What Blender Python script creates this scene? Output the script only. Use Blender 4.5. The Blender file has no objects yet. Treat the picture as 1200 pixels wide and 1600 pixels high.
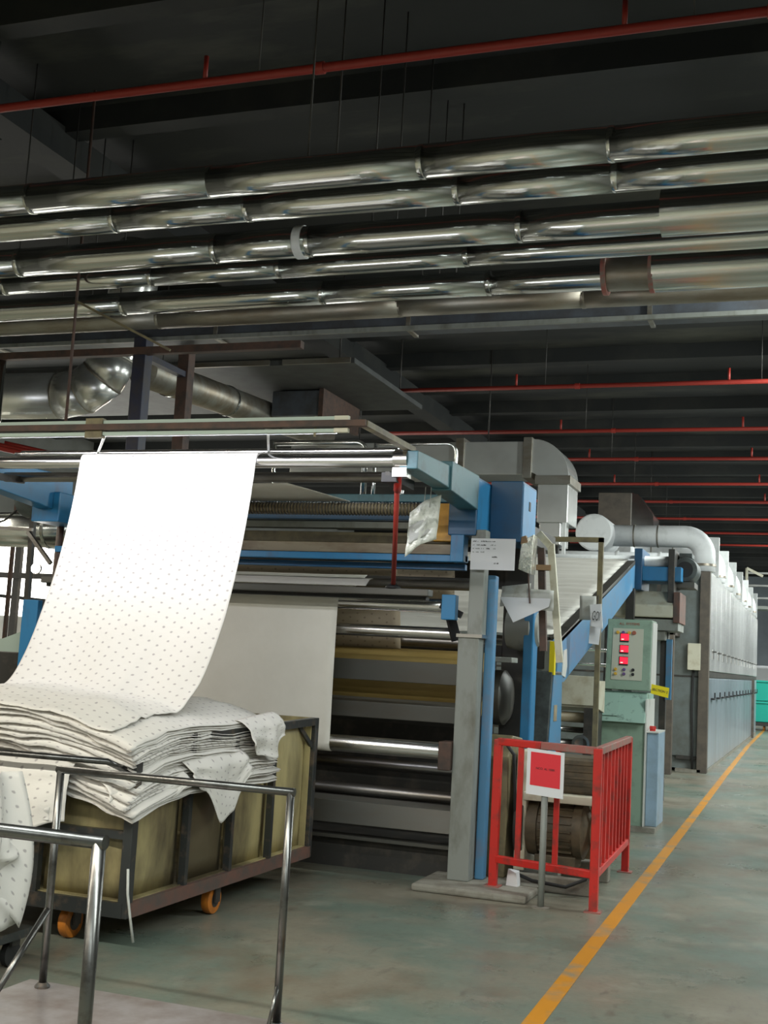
import bpy, math, random
from mathutils import Vector, Matrix, noise
random.seed(7)
S = bpy.context.scene
COL = S.collection
R = math.radians

# ------------------------------------------------------------------ camera
cam = bpy.data.cameras.new('camera'); co = bpy.data.objects.new('camera', cam); COL.objects.link(co)
cam.sensor_fit = 'VERTICAL'; cam.sensor_height = 36.0; cam.lens = 1873.0 / 1600.0 * 36.0
yaw, pit, rol = -.3518, .1224, .0555
f = Vector((math.sin(yaw) * math.cos(pit), math.cos(yaw) * math.cos(pit), math.sin(pit)))
r0 = Vector((math.cos(yaw), -math.sin(yaw), 0)); u0 = r0.cross(f)
rr = r0 * math.cos(rol) + u0 * math.sin(rol); uu = u0 * math.cos(rol) - r0 * math.sin(rol)
M = Matrix((rr, uu, -f)).transposed().to_4x4(); M.translation = (0, 0, 1.55)
co.matrix_world = M; cam.clip_end = 300; cam.clip_start = .05
S.camera = co

# ------------------------------------------------------------------ world, lamps, exposure
w = bpy.data.worlds.new('world'); S.world = w; w.use_nodes = True
w.node_tree.nodes['Background'].inputs[0].default_value = (.75, .85, 1, 1)
w.node_tree.nodes['Background'].inputs[1].default_value = .03
S.view_settings.view_transform = 'Standard'; S.view_settings.look = 'None'
S.view_settings.gamma = 1; S.view_settings.use_curve_mapping = False
S.view_settings.exposure = 0.35

def area(name, loc, sx, sy, power, col=(1, 1, 1), aim=None, spread=180):
    l = bpy.data.lights.new(name, 'AREA'); l.shape = 'RECTANGLE'; l.size = sx; l.size_y = sy
    l.energy = power; l.color = col; l.spread = R(spread)
    o = bpy.data.objects.new(name, l); COL.objects.link(o); o.location = loc
    d = Vector(aim) - Vector(loc) if aim else Vector((0, 0, -1))
    o.rotation_euler = d.to_track_quat('-Z', 'Y').to_euler()
    return o
# rows of fluorescent battens: over the aisle (running away from the viewer) and across the hall behind the viewer
COOL = (.93, 1, .96); WARM = (1, .93, .78)
for i, y in enumerate((9.5, 16, 22.5, 29, 36, 44, 52)):
    area('aisle_lamp', (1.6, y, 4.6), .3, 4.0, (230, 290, 300, 300, 320, 320, 320)[i], COOL, aim=(-.8, y + .6, 1.4))
    if y > 15: area('ceiling_uplight', (1.6, y, 4.75), .3, 4.0, 30, COOL, aim=(1.6, y, 9))  # upward lights added to lift the far ceiling
for y, p in ((1.4, 1.0), (-3.6, .8)):
    area('hall_lamp', (1.0, y, 4.4), 6.4, .14, 300 * p, COOL)
    area('hall_lamp', (-5.5, y, 4.4), 6.4, .14, 260 * p, WARM)
    area('hall_lamp', (-12, y, 4.4), 6.4, .14, 220 * p, WARM)
area('bay_fill', (-9.5, 9.0, 4.2), .3, 4.0, 120, WARM)  # unseen lights, strengthened to brighten the ducts on the left
area('bay_fill', (-10.5, 17.0, 4.8), .3, 4.0, 250, WARM)

# ------------------------------------------------------------------ materials
MATS = {}
def mat(name, col, rough=.5, metal=0., col2=None, scale=3., lo=.4, hi=.65, bump=0., bscale=30., stretch=(1, 1, 1), spec=.5, rvar=0., detail=6, emit=None):
    m = bpy.data.materials.new(name); m.use_nodes = True
    nt = m.node_tree; b = nt.nodes['Principled BSDF']; L = nt.links.new; N = nt.nodes.new
    b.inputs['Base Color'].default_value = (*col, 1); b.inputs['Roughness'].default_value = rough
    b.inputs['Metallic'].default_value = metal; b.inputs['Specular IOR Level'].default_value = spec
    if emit:
        b.inputs['Emission Color'].default_value = (*col, 1); b.inputs['Emission Strength'].default_value = emit
    if col2 or bump or rvar:
        tc = N('ShaderNodeTexCoord'); mp = N('ShaderNodeMapping'); mp.inputs['Scale'].default_value = stretch
        L(tc.outputs['Object'], mp.inputs[0])
    if col2 or rvar:
        n = N('ShaderNodeTexNoise'); n.inputs['Scale'].default_value = scale; n.inputs['Detail'].default_value = detail
        n.inputs['Roughness'].default_value = .62
        L(mp.outputs[0], n.inputs['Vector'])
    if col2:
        r = N('ShaderNodeMapRange'); r.inputs[1].default_value = lo; r.inputs[2].default_value = hi
        L(n.outputs['Fac'], r.inputs[0])
        x = N('ShaderNodeMix'); x.data_type = 'RGBA'
        x.inputs[6].default_value = (*col, 1); x.inputs[7].default_value = (*col2, 1)
        L(r.outputs[0], x.inputs[0]); L(x.outputs[2], b.inputs['Base Color'])
    if rvar:
        r2 = N('ShaderNodeMapRange'); r2.inputs[1].default_value = .3; r2.inputs[2].default_value = .7
        r2.inputs[3].default_value = max(0, rough - rvar); r2.inputs[4].default_value = rough + rvar
        L(n.outputs['Fac'], r2.inputs[0]); L(r2.outputs[0], b.inputs['Roughness'])
    if bump:
        n2 = N('ShaderNodeTexNoise'); n2.inputs['Scale'].default_value = bscale; n2.inputs['Detail'].default_value = 4
        L(mp.outputs[0], n2.inputs['Vector'])
        bp = N('ShaderNodeBump'); bp.inputs['Strength'].default_value = bump; bp.inputs['Distance'].default_value = .02
        L(n2.outputs['Fac'], bp.inputs['Height']); L(bp.outputs[0], b.inputs['Normal'])
    MATS[name] = m
    return m

mat('galv', (.70, .72, .71), .17, 1., (.58, .59, .57), 3, .42, .62, stretch=(.2, 1, 1), detail=3)
mat('sheet_metal', (.74, .76, .74), .24, .60, (.66, .67, .65), 2, detail=2)
mat('duct_bright', (.80, .81, .79), .27, .85, (.66, .66, .63), 4)
mat('hood_dark', (.07, .075, .075), .6, 0, (.05, .05, .05), 3)
mat('galv_dull', (.36, .35, .31), .42, .8, (.25, .21, .16), 4, .4, .65, bump=.1, bscale=8, stretch=(.3, 1, 1))
mat('duct_blue', (.11, .125, .15), .45, .3, (.08, .08, .085), 4)
mat('steel', (.78, .77, .75), .22, 1., (.6, .58, .55), 8, stretch=(.1, 1, 1))
mat('steel_dark', (.30, .29, .28), .35, .9, (.16, .14, .12), 8, stretch=(.2, 1, 1))
mat('chrome_roll', (.86, .85, .88), .18, 1.)
mat('frame_grey', (.25, .265, .245), .5, 0, (.15, .15, .125), 6, .48, .7, stretch=(1, 1, .4))
mat('frame_dark', (.045, .043, .04), .5, .2, (.10, .085, .07), 6, .5, .75)
mat('plate_grey', (.105, .105, .095), .42, .35, (.10, .09, .075), 5, .42, .68, stretch=(.3, 1, 1))
mat('blue', (.022, .19, .40), .4, 0, (.04, .12, .24), 7, .52, .75, stretch=(1, 1, .4))
mat('blue_deep', (.006, .085, .20), .38, 0, (.02, .07, .15), 6, .5, .75)
mat('blue_pale', (.085, .25, .44), .45, 0, (.15, .22, .33), 6, .5, .72)
mat('navy', (.018, .022, .05), .5, 0, (.035, .03, .035), 6)
mat('teal', (.055, .165, .20), .45, 0, (.04, .10, .12), 6, .5, .7)
mat('rust_brown', (.10, .055, .04), .65, 0, (.05, .035, .03), 9)
mat('olive', (.20, .17, .09), .55, 0, (.12, .10, .06), 9)
mat('tan', (.36, .30, .20), .5, 0, (.20, .14, .08), 7, .48, .7, stretch=(.3, 1, 1))
mat('gold', (.50, .36, .13), .4, .2, (.34, .22, .06), 3, .42, .66, stretch=(.25, 1, 1))
mat('cream', (.62, .60, .48), .5, 0, (.45, .40, .28), 6, .5, .72)
mat('white_paint', (.72, .74, .74), .45, 0, (.52, .53, .52), 4, .5, .75)
mat('red_paint', (.54, .020, .014), .42, 0, (.22, .035, .028), 8, .50, .68)
mat('red_pipe', (.33, .030, .020), .5, 0, (.32, .03, .02), 6)
mat('red_worn', (.32, .11, .09), .6, 0, (.22, .17, .14), 12, .45, .6)
mat('orange_plate', (.72, .36, .03), .45, 0, (.5, .25, .03), 6)
mat('green_cab', (.25, .36, .28), .45, 0, (.18, .26, .20), 7, .5, .75)
mat('green_desk', (.33, .50, .43), .45, 0, (.20, .30, .26), 14, .58, .68)
mat('panel_cream', (.50, .51, .42), .45)
mat('cab_side', (.62, .63, .60), .4)
mat('blue_cab', (.28, .40, .52), .42, 0, (.22, .31, .38), 5)
mat('led', (1, .01, .03), .4, emit=1.6)
mat('led_text', (1, .35, .3), .4, emit=2.0)
mat('black', (.012, .012, .013), .5)
mat('rubber', (.02, .02, .02), .7)
mat('yellow', (.85, .70, .01), .5)
mat('amber', (.70, .42, .05), .35)
mat('purple', (.13, .07, .22), .4)
mat('brownred', (.36, .10, .06), .4)
mat('paper', (.72, .73, .76), .6)
mat('paper_old', (.52, .53, .50), .6, 0, (.35, .33, .27), 8, .5, .7)
mat('print_red', (.72, .035, .05), .35)
mat('ink', (.05, .05, .05), .6)
mat('ink_grey', (.30, .31, .31), .6)
mat('plastic_bag', (.66, .68, .60), .2, 0, (.40, .42, .36), 14, .5, .6, bump=.3, bscale=25)
mat('foil', (.80, .80, .70), .15, .7, bump=.8, bscale=45)
mat('cardboard', (.32, .20, .11), .7)
mat('cart_steel', (.065, .07, .07), .4, .6, (.17, .13, .10), 12, .52, .7)
mat('cart_rust', (.17, .085, .065), .6, .2, (.10, .08, .07), 8)
mat('cart_panel', (.44, .37, .18), .38, 0, (.10, .08, .045), 1.9, .40, .62, stretch=(1, 1, .35), bump=.15, bscale=5)
mat('wheel_orange', (.62, .20, .02), .45, 0, (.4, .13, .02), 12)
mat('tube_steel', (.15, .15, .145), .30, .95, (.08, .075, .07), 14, .5, .7)
mat('deck_sheet', (.40, .37, .37), .35, .6, (.28, .23, .21), 5)
mat('motor_brown', (.13, .10, .06), .55, .2, (.07, .06, .04), 9)
mat('motor_grey', (.09, .11, .11), .45, .2, (.05, .055, .055), 8)
mat('oven_front', (.15, .18, .18), .5, 0, (.11, .12, .11), 3)
mat('oven_post', (.12, .10, .08), .6, 0, (.08, .07, .06), 6)
mat('oven_steel', (.80, .81, .80), .26, .65, (.64, .65, .65), 1.6, .4, .65, stretch=(1, 1, .12), detail=1)
mat('oven_lower', (.42, .49, .56), .32, .6, (.33, .38, .43), 1.8, .45, .7, stretch=(1, 1, .2), detail=2)
mat('concrete', (.27, .26, .22), .75, 0, (.17, .15, .12), 6, .45, .7, bump=.3, bscale=20)
mat('bin_teal', (.02, .46, .36), .45)
mat('lagging', (.74, .76, .77), .5, 0, (.58, .60, .60), 5, .5, .72, bump=.05, bscale=12)
mat('ceiling', (.016, .018, .018), .8, 0, (.075, .075, .058), .55, .50, .68, bump=.2, bscale=6, stretch=(.35, 1, 1))  # paler patches put lit areas of the roof into the colour
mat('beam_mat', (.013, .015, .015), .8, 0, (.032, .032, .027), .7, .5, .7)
mat('wall_mat', (.30, .34, .38), .7, 0, (.22, .25, .28), .6)
mat('wall_dull', (.30, .30, .28), .8, 0, (.22, .22, .20), .5)
mat('pale_green', (.42, .52, .46), .5)
mat('daylight', (1, .98, .90), .5, emit=5.0)
mat('lamp_glow', (1, .97, .9), .5, emit=40.0)
mat('bag_grey', (.5, .5, .52), .7)

def fabric_mat(name, base, dot, rows=True, tint=None):
    m = bpy.data.materials.new(name); m.use_nodes = True; nt = m.node_tree; L = nt.links.new; N = nt.nodes.new
    b = nt.nodes['Principled BSDF']; b.inputs['Roughness'].default_value = .85; b.inputs['Specular IOR Level'].default_value = .15
    uv = N('ShaderNodeUVMap'); sep = N('ShaderNodeSeparateXYZ')
    nz = N('ShaderNodeTexNoise'); nz.inputs['Scale'].default_value = 40; L(uv.outputs[0], nz.inputs['Vector'])
    jit = N('ShaderNodeVectorMath'); jit.operation = 'MULTIPLY_ADD'; jit.inputs[1].default_value = (.012, .012, 0)
    L(nz.outputs['Color'], jit.inputs[0]); L(uv.outputs[0], jit.inputs[2]); L(jit.outputs[0], sep.inputs[0])
    def mth(op, a, bb=None, c=None):
        n = N('ShaderNodeMath'); n.operation = op
        for i, v in enumerate((a, bb, c)):
            if v is None: continue
            if isinstance(v, (int, float)): n.inputs[i].default_value = v
            else: L(v, n.inputs[i])
        return n.outputs[0]
    CX, CY = .064, .066
    u = mth('DIVIDE', sep.outputs[0], CX); v = mth('DIVIDE', sep.outputs[1], CY)
    row = mth('FLOOR', u); off = mth('MULTIPLY', mth('MODULO', row, 2.0), .5)
    fu = mth('MULTIPLY', mth('SUBTRACT', mth('FRACT', u), .5), CX)
    fv = mth('MULTIPLY', mth('SUBTRACT', mth('FRACT', mth('ADD', v, off)), .5), CY)
    d = mth('SQRT', mth('ADD', mth('MULTIPLY', fu, fu), mth('MULTIPLY', mth('MULTIPLY', fv, fv), 1.6)))
    mr = N('ShaderNodeMapRange'); mr.inputs[1].default_value = .0058; mr.inputs[2].default_value = .0115
    mr.inputs[3].default_value = .62; mr.inputs[4].default_value = 0; L(d, mr.inputs[0])
    n3 = N('ShaderNodeTexNoise'); n3.inputs['Scale'].default_value = 12; L(uv.outputs[0], n3.inputs['Vector'])
    x = N('ShaderNodeMix'); x.data_type = 'RGBA'; x.inputs[6].default_value = (*base, 1); x.inputs[7].default_value = (*dot, 1)
    L(mr.outputs[0], x.inputs[0]); L(x.outputs[2], b.inputs['Base Color'])
    wv = N('ShaderNodeTexNoise'); wv.inputs['Scale'].default_value = 9; wv.inputs['Detail'].default_value = 5
    L(uv.outputs[0], wv.inputs['Vector']); bp = N('ShaderNodeBump'); bp.inputs['Strength'].default_value = .25; bp.inputs['Distance'].default_value = .02
    L(wv.outputs['Fac'], bp.inputs['Height']); L(bp.outputs[0], b.inputs['Normal'])
    MATS[name] = m
fabric_mat('cloth_dot', (.71, .685, .645), (.25, .22, .23))
fabric_mat('cloth_dot_shaded', (.50, .42, .31), (.20, .15, .12))  # tan base colour carries the shade inside the machine
mat('cloth_plain', (.80, .77, .70), .85, spec=.15, col2=(.74, .71, .64), scale=2)
mat('cloth_crease', (.80, .78, .72), .85, spec=.15, col2=(.42, .39, .33), scale=7, lo=.60, hi=.76, stretch=(.25, 3, 3), bump=.3, bscale=9)  # darker streaks put crease shading into the colour

def floor_mat():
    m = bpy.data.materials.new('floor_paint'); m.use_nodes = True; nt = m.node_tree; L = nt.links.new; N = nt.nodes.new
    b = nt.nodes['Principled BSDF']; tc = N('ShaderNodeTexCoord')
    def nz(s, d, st=(1, 1, 1)):
        mp = N('ShaderNodeMapping'); mp.inputs['Scale'].default_value = st; L(tc.outputs['Object'], mp.inputs[0])
        n = N('ShaderNodeTexNoise'); n.inputs['Scale'].default_value = s; n.inputs['Detail'].default_value = d
        n.inputs['Roughness'].default_value = .65; L(mp.outputs[0], n.inputs['Vector']); return n.outputs['Fac']
    def rng(a, lo, hi, o0=0, o1=1):
        r = N('ShaderNodeMapRange'); r.inputs[1].default_value = lo; r.inputs[2].default_value = hi
        r.inputs[3].default_value = o0; r.inputs[4].default_value = o1; L(a, r.inputs[0]); return r.outputs[0]
    def mix(fac, a, c):
        x = N('ShaderNodeMix'); x.data_type = 'RGBA'; L(fac, x.inputs[0])
        for i, v in ((6, a), (7, c)):
            if isinstance(v, tuple): x.inputs[i].default_value = (*v, 1)
            else: L(v, x.inputs[i])
        return x.outputs[2]
    c = mix(rng(nz(.8, 7), .42, .58), (.140, .180, .148), (.220, .205, .160))
    c = mix(rng(nz(1.3, 9, (1, .6, 1)), .50, .68, 0, .85), c, (.155, .115, .08))
    c = mix(rng(nz(2.3, 9), .56, .70, 0, .65), c, (.29, .28, .23))
    c = mix(rng(nz(9, 9, (1.4, .5, 1)), .58, .70, 0, .6), c, (.10, .09, .075))
    c = mix(rng(nz(30, 6), .50, .75, 0, .35), c, (.09, .085, .07))
    L(c, b.inputs['Base Color'])
    L(rng(nz(1.8, 6), .35, .65, .26, .5), b.inputs['Roughness'])
    bp = N('ShaderNodeBump'); bp.inputs['Strength'].default_value = .12; bp.inputs['Distance'].default_value = .02
    L(nz(6, 6), bp.inputs['Height']); L(bp.outputs[0], b.inputs['Normal'])
    MATS['floor_paint'] = m
floor_mat()
mat('line_paint', (.55, .225, .006), .5, 0, (.26, .21, .13), 3, .50, .68)

# ------------------------------------------------------------------ mesh builder (world coordinates)
class MB:
    def __init__(s): s.v = []; s.f = []; s.uv = None; s.smooth = set(); s.auto = False
    def add(s, vs, fs, smooth=False):
        o = len(s.v); s.v += [tuple(p) for p in vs]
        for q in fs:
            if smooth: s.smooth.add(len(s.f))
            s.f.append(tuple(i + o for i in q))
        return s
    def box(s, x0, x1, y0, y1, z0, z1):
        vs = [(x, y, z) for z in (z0, z1) for y in (y0, y1) for x in (x0, x1)]
        return s.add(vs, [(0, 2, 3, 1), (4, 5, 7, 6), (0, 1, 5, 4), (2, 6, 7, 3), (0, 4, 6, 2), (1, 3, 7, 5)])
    def hexa(s, p): # 8 points, bottom 4 loop then top 4 loop
        return s.add(p, [(3, 2, 1, 0), (4, 5, 6, 7), (0, 1, 5, 4), (1, 2, 6, 5), (2, 3, 7, 6), (3, 0, 4, 7)])
    def bar(s, a, b, w, h, up=(0, 0, 1)):
        a = Vector(a); b = Vector(b); d = (b - a).normalized(); up = Vector(up)
        if abs(d.dot(up)) > .98: up = Vector((0, 1, 0))
        r = d.cross(up).normalized(); u = r.cross(d)
        q = [(-w / 2, -h / 2), (w / 2, -h / 2), (w / 2, h / 2), (-w / 2, h / 2)]
        return s.hexa([a + r * i + u * j for i, j in q] + [b + r * i + u * j for i, j in q])
    def sweep(s, pts, rad, n=16, cap=True):
        pts = [Vector(p) for p in pts]; N = len(pts); rad = rad if isinstance(rad, (list, tuple)) else [rad] * N
        ref = None; vs = []
        for i, p in enumerate(pts):
            if i == 0: d = pts[1] - p
            elif i == N - 1: d = p - pts[i - 1]
            else:
                d = (pts[i + 1] - p); e = (p - pts[i - 1])
                d = (d.normalized() if d.length > 1e-9 else e.normalized()) + (e.normalized() if e.length > 1e-9 else d.normalized())
            d.normalize()
            if ref is None:
                ref = Vector((0, 0, 1)) if abs(d.z) < .9 else Vector((1, 0, 0))
            r = d.cross(ref).normalized(); u = r.cross(d); ref = u
            for k in range(n):
                t = 2 * math.pi * k / n
                vs.append(p + (r * math.cos(t) + u * math.sin(t)) * rad[i])
        fs = []
        for i in range(N - 1):
            for k in range(n):
                fs.append((i * n + k, i * n + (k + 1) % n, (i + 1) * n + (k + 1) % n, (i + 1) * n + k))
        s.add(vs, fs, True)
        if cap:
            o = len(s.v) - len(vs)
            s.f.append(tuple(o + k for k in reversed(range(n)))); s.f.append(tuple(o + (N - 1) * n + k for k in range(n)))
        return s
    def tube(s, a, b, r, n=16): return s.sweep([a, b], r, n)
    def lathe(s, a, d, prof, n=24): # prof: (offset along d, radius)
        a = Vector(a); d = Vector(d).normalized()
        pts = [a + d * t for t, _ in prof]; ref = Vector((0, 0, 1)) if abs(d.z) < .9 else Vector((1, 0, 0))
        r = d.cross(ref).normalized(); u = r.cross(d); vs = []
        for p, (t, q) in zip(pts, prof):
            for k in range(n):
                an = 2 * math.pi * k / n; vs.append(p + (r * math.cos(an) + u * math.sin(an)) * max(q, 1e-4))
        fs = []
        for i in range(len(prof) - 1):
            for k in range(n): fs.append((i * n + k, i * n + (k + 1) % n, (i + 1) * n + (k + 1) % n, (i + 1) * n + k))
        fs.append(tuple(reversed(range(n)))); fs.append(tuple((len(prof) - 1) * n + k for k in range(n)))
        s.auto = True
        return s.add(vs, fs)
    def prism(s, poly, axis, a, b): # poly in the two other axes (order kept), extruded along axis
        i = 'xyz'.index(axis); n = len(poly)
        def mk(p, t):
            q = list(p); q.insert(i, t); return tuple(q)
        vs = [mk(p, a) for p in poly] + [mk(p, b) for p in poly]
        fs = [tuple(range(n)), tuple(reversed(range(n, 2 * n)))]
        fs += [(k, (k + 1) % n + 0, (k + 1) % n + n, k + n)[::-1] for k in range(n)]
        return s.add(vs, fs)
    def grid(s, fn, nu, nv, uvf=None, smooth=True):
        o = len(s.v); vs = [fn(i / nu, j / nv) for j in range(nv + 1) for i in range(nu + 1)]
        fs = [(j * (nu + 1) + i, j * (nu + 1) + i + 1, (j + 1) * (nu + 1) + i + 1, (j + 1) * (nu + 1) + i) for j in range(nv) for i in range(nu)]
        s.add(vs, fs, smooth)
        if s.uv is None: s.uv = {}
        for j in range(nv + 1):
            for i in range(nu + 1): s.uv[o + j * (nu + 1) + i] = uvf(i / nu, j / nv) if uvf else (i / nu, j / nv)
        return s
    def build(s, name, material, parent=None, bevel=0., label=None, solid=0., sub=0, kind=None):
        if parent is not None: org = ORG[parent.name]
        else:
            xs = [p[0] for p in s.v]; ys = [p[1] for p in s.v]; zs = [p[2] for p in s.v]
            org = Vector(((min(xs) + max(xs)) / 2, (min(ys) + max(ys)) / 2, min(zs)))
        me = bpy.data.meshes.new(name); me.from_pydata([tuple(Vector(p) - org) for p in s.v], [], s.f); me.update()
        if s.smooth:
            sm = [i in s.smooth for i in range(len(s.f))]; me.polygons.foreach_set('use_smooth', sm)
        if s.uv:
            ul = me.uv_layers.new(name='UVMap')
            for lp in me.loops: ul.data[lp.index].uv = s.uv.get(lp.vertex_index, (0, 0))
        me.materials.append(MATS[material])
        o = bpy.data.objects.new(name, me); COL.objects.link(o); ORG[o.name] = org
        if parent is not None: o.parent = parent
        else: o.location = org
        import bmesh
        bm = bmesh.new(); bm.from_mesh(me)
        if not s.uv: bmesh.ops.recalc_face_normals(bm, faces=bm.faces)
        bm.to_mesh(me); bm.free()
        if s.auto:
            me.polygons.foreach_set('use_smooth', [True] * len(me.polygons)); me.set_sharp_from_angle(angle=R(32))
        if solid:
            md = o.modifiers.new('solid', 'SOLIDIFY'); md.thickness = solid; md.offset = 0
        if bevel:
            md = o.modifiers.new('bevel', 'BEVEL'); md.width = bevel; md.segments = 2; md.limit_method = 'ANGLE'; md.angle_limit = R(40)
        if sub:
            md = o.modifiers.new('sub', 'SUBSURF'); md.levels = sub; md.render_levels = sub
        if label: o['label'] = label
        if kind: o['kind'] = kind
        return o
ORG = {}
def box(*a): return MB().box(*a)
def tube(a, b, r, n=16): return MB().tube(a, b, r, n)
def thing(name, label, cat, loc, group=None):
    o = bpy.data.objects.new(name, None); COL.objects.link(o); o.location = loc; o.empty_display_size = .1
    ORG[o.name] = Vector(loc); o['label'] = label; o['category'] = cat
    if group: o['group'] = group
    return o
def tag(o, label, cat, group=None):
    o['label'] = label; o['category'] = cat
    if group: o['group'] = group
    return o
def struct(o): o['kind'] = 'structure'; return o
def text(name, body, size, loc, rot, material, parent, ext=.0006, align='CENTER'):
    cu = bpy.data.curves.new(name, 'FONT'); cu.body = body; cu.size = size; cu.extrude = ext; cu.align_x = align; cu.align_y = 'CENTER'
    t = bpy.data.objects.new(name, cu); COL.objects.link(t)
    dg = bpy.context.evaluated_depsgraph_get(); me = bpy.data.meshes.new_from_object(t.evaluated_get(dg)); bpy.data.objects.remove(t)
    o = bpy.data.objects.new(name, me); COL.objects.link(o); me.materials.clear(); me.materials.append(MATS[material])
    o.parent = parent; o.location = Vector(loc) - ORG[parent.name]; o.rotation_euler = rot; ORG[o.name] = Vector(loc)
    return o
def arc(c, e1, e2, r, a0, a1, n=8): # points on an arc around c in the e1/e2 plane
    c = Vector(c); e1 = Vector(e1); e2 = Vector(e2)
    return [c + (e1 * math.cos(R(a0 + (a1 - a0) * k / n)) + e2 * math.sin(R(a0 + (a1 - a0) * k / n))) * r for k in range(n + 1)]
def nz(x, y=0, z=0): return noise.noise(Vector((x, y, z)))
X, Y, Z = (1, 0, 0), (0, 1, 0), (0, 0, 1)
FACE = (R(90), 0, 0)   # lettering that faces the viewer's side (-Y)

# ------------------------------------------------------------------ the hall
struct(box(-18, 6, -9, 62, -.2, 0).build('floor', 'floor_paint'))
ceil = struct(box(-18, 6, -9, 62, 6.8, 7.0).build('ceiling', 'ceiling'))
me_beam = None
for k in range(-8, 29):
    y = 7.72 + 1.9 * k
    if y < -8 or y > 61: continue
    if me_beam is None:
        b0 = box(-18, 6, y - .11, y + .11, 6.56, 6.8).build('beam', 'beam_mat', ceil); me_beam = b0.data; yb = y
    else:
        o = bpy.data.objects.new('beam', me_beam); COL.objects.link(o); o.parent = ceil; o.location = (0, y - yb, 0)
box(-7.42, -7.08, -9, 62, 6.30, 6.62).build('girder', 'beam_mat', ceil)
struct(box(-18, 6, 62, 62.3, 0, 7).build('wall_back', 'wall_mat'))
struct(box(6, 6.3, -9, 62, 0, 7).build('wall_right', 'wall_dull'))
struct(box(-18, 6, -9.3, -9, 0, 7).build('wall_front', 'wall_dull'))
wl = MB()
wl.box(-18.3, -18, -9, 14, 0, 7).box(-18.3, -18, 34, 62, 0, 7).box(-18.3, -18, 14, 34, 0, 1.2).box(-18.3, -18, 14, 34, 3.9, 7)
struct(wl.build('wall_left', 'wall_dull'))
# daylight windows in the far left wall
for k in range(4):
    y0 = 14 + k * 5
    wn = box(-18.12, -18.08, y0 + .06, y0 + 4.94, 1.26, 3.84).build('window_%d' % (k + 1), 'daylight'); struct(wn)
    fr = MB()
    for a, b in ((y0, y0 + .06), (y0 + 2.45, y0 + 2.55), (y0 + 4.94, y0 + 5)): fr.box(-18.15, -18.02, a, b, 1.2, 3.9)
    fr.box(-18.15, -18.02, y0, y0 + 5, 2.5, 2.58); fr.box(-18.15, -18.02, y0, y0 + 5, 1.2, 1.26); fr.box(-18.15, -18.02, y0, y0 + 5, 3.84, 3.9)
    fr.build('window_frame', 'frame_dark', wn)
# plinth
struct(box(-2.6, -1.80, 8.02, 9.9, 0, .05).build('trim_1', 'concrete', bevel=.015))
# floor marking
fm = MB(); pts = [(-1.13, 1.0), (-1.165, 5.4), (-1.276, 12.65), (-1.40, 20), (-1.55, 30), (-1.60, 40)]
fm.add([(x + s * .045, y, z) for z in (.0, .003) for (x, y) in pts for s in (-1, 1)],
       [(12 + 2 * i, 13 + 2 * i, 15 + 2 * i, 14 + 2 * i) for i in range(5)] + [(2 * i + 1, 2 * i, 2 * i + 2, 2 * i + 3) for i in range(5)] +
       [(2 * i, 12 + 2 * i, 14 + 2 * i, 2 * i + 2) for i in range(5)] + [(2 * i + 1, 2 * i + 3, 15 + 2 * i, 13 + 2 * i) for i in range(5)] + [(0, 1, 13, 12), (10, 22, 23, 11)])
tag(fm.build('floor_marking', 'line_paint'), 'worn yellow-orange painted line along the aisle floor', 'floor line')

# ------------------------------------------------------------------ red sprinkler pipes
spr = [('nearest red sprinkler pipe, crossing the dark roof at the top', 7.2), None, None,
       ('red sprinkler pipe just below the silver pipe bundle', 16.75), ('second red sprinkler pipe below the silver bundle', 20.0),
       ('third red sprinkler pipe below the silver bundle', 22.75), ('fourth red sprinkler pipe below the silver bundle', 25.8),
       ('fifth red sprinkler pipe below the silver bundle', 28.5), ('sixth red sprinkler pipe below the silver bundle', 31.6),
       ('seventh red sprinkler pipe, far down the hall', 34.7), ('eighth and farthest red sprinkler pipe', 37.8)]
for k, it in enumerate(spr):
    if not it: continue
    lab, y = it
    t = thing('sprinkler_pipe', lab, 'pipe', (-5, y, 5.6), 'red sprinkler pipes under the roof')
    tube((-15 if k == 0 else -7.5, y, 5.6), (5, y, 5.6), .033 if k else .032, 12).build('pipe', 'red_pipe', t)
    for x in ((-13.2, -10.2, -7.2) if k == 0 else ()) + ( -4.2, -1.2, 1.8):
        tube((x + .43, y, 5.6), (x + .43, y, 6.8), .006, 6).build('hanger_rod', 'frame_dark', t)
        tube((x, y, 5.62), (x, y, 5.80), .018, 8).build('sprinkler_riser', 'red_pipe', t)
        MB().lathe((x + .9, y, 5.6), X, [(-.035, .043), (.035, .043)], 12).build('coupling', 'red_pipe', t)

# ------------------------------------------------------------------ silver pipes under the roof
def pipe(lab, y, z, r, seams, mt='galv', extra=None, x0=-13., x1=3.2):
    t = thing('insulated_pipe', lab, 'pipe', ((x0 + x1) / 2, y, z), 'pipes in the overhead bundle')
    xs = [x0] + seams + [x1]
    for i in range(len(xs) - 1):
        a, b = xs[i], xs[i + 1]; n = max(2, int((b - a) / .5)); ps = []
        dy, dz = random.uniform(-.003, .003), random.uniform(-.003, .003)
        for k in range(n + 1):
            q = a + (b - a) * k / n
            ps.append((q, y + dy + .003 * nz(q * .9, y * 3), z + dz + .003 * nz(q * .9, y * 5, 3)))
        MB().sweep(ps, r, 28).build('jacket', mt, t)
    for q in seams:
        MB().lathe((q - .02, y, z), X, [(0, r), (.005, r + .003), (.035, r + .003), (.04, r)], 28).build('seam_band', mt, t)
    for q in (-10.4, -6.8, -3.2, .4):
        tube((q, y, z + r * .98), (q, y, 6.8), .007, 6).build('hanger_rod', 'frame_dark', t)
    return t
pipe('topmost silver insulated pipe of the overhead bundle', 6.89, 4.70, .108, [-11, -9, -7.2, -5.35, -3.9, -2.4, -1.2, .6])
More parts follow.
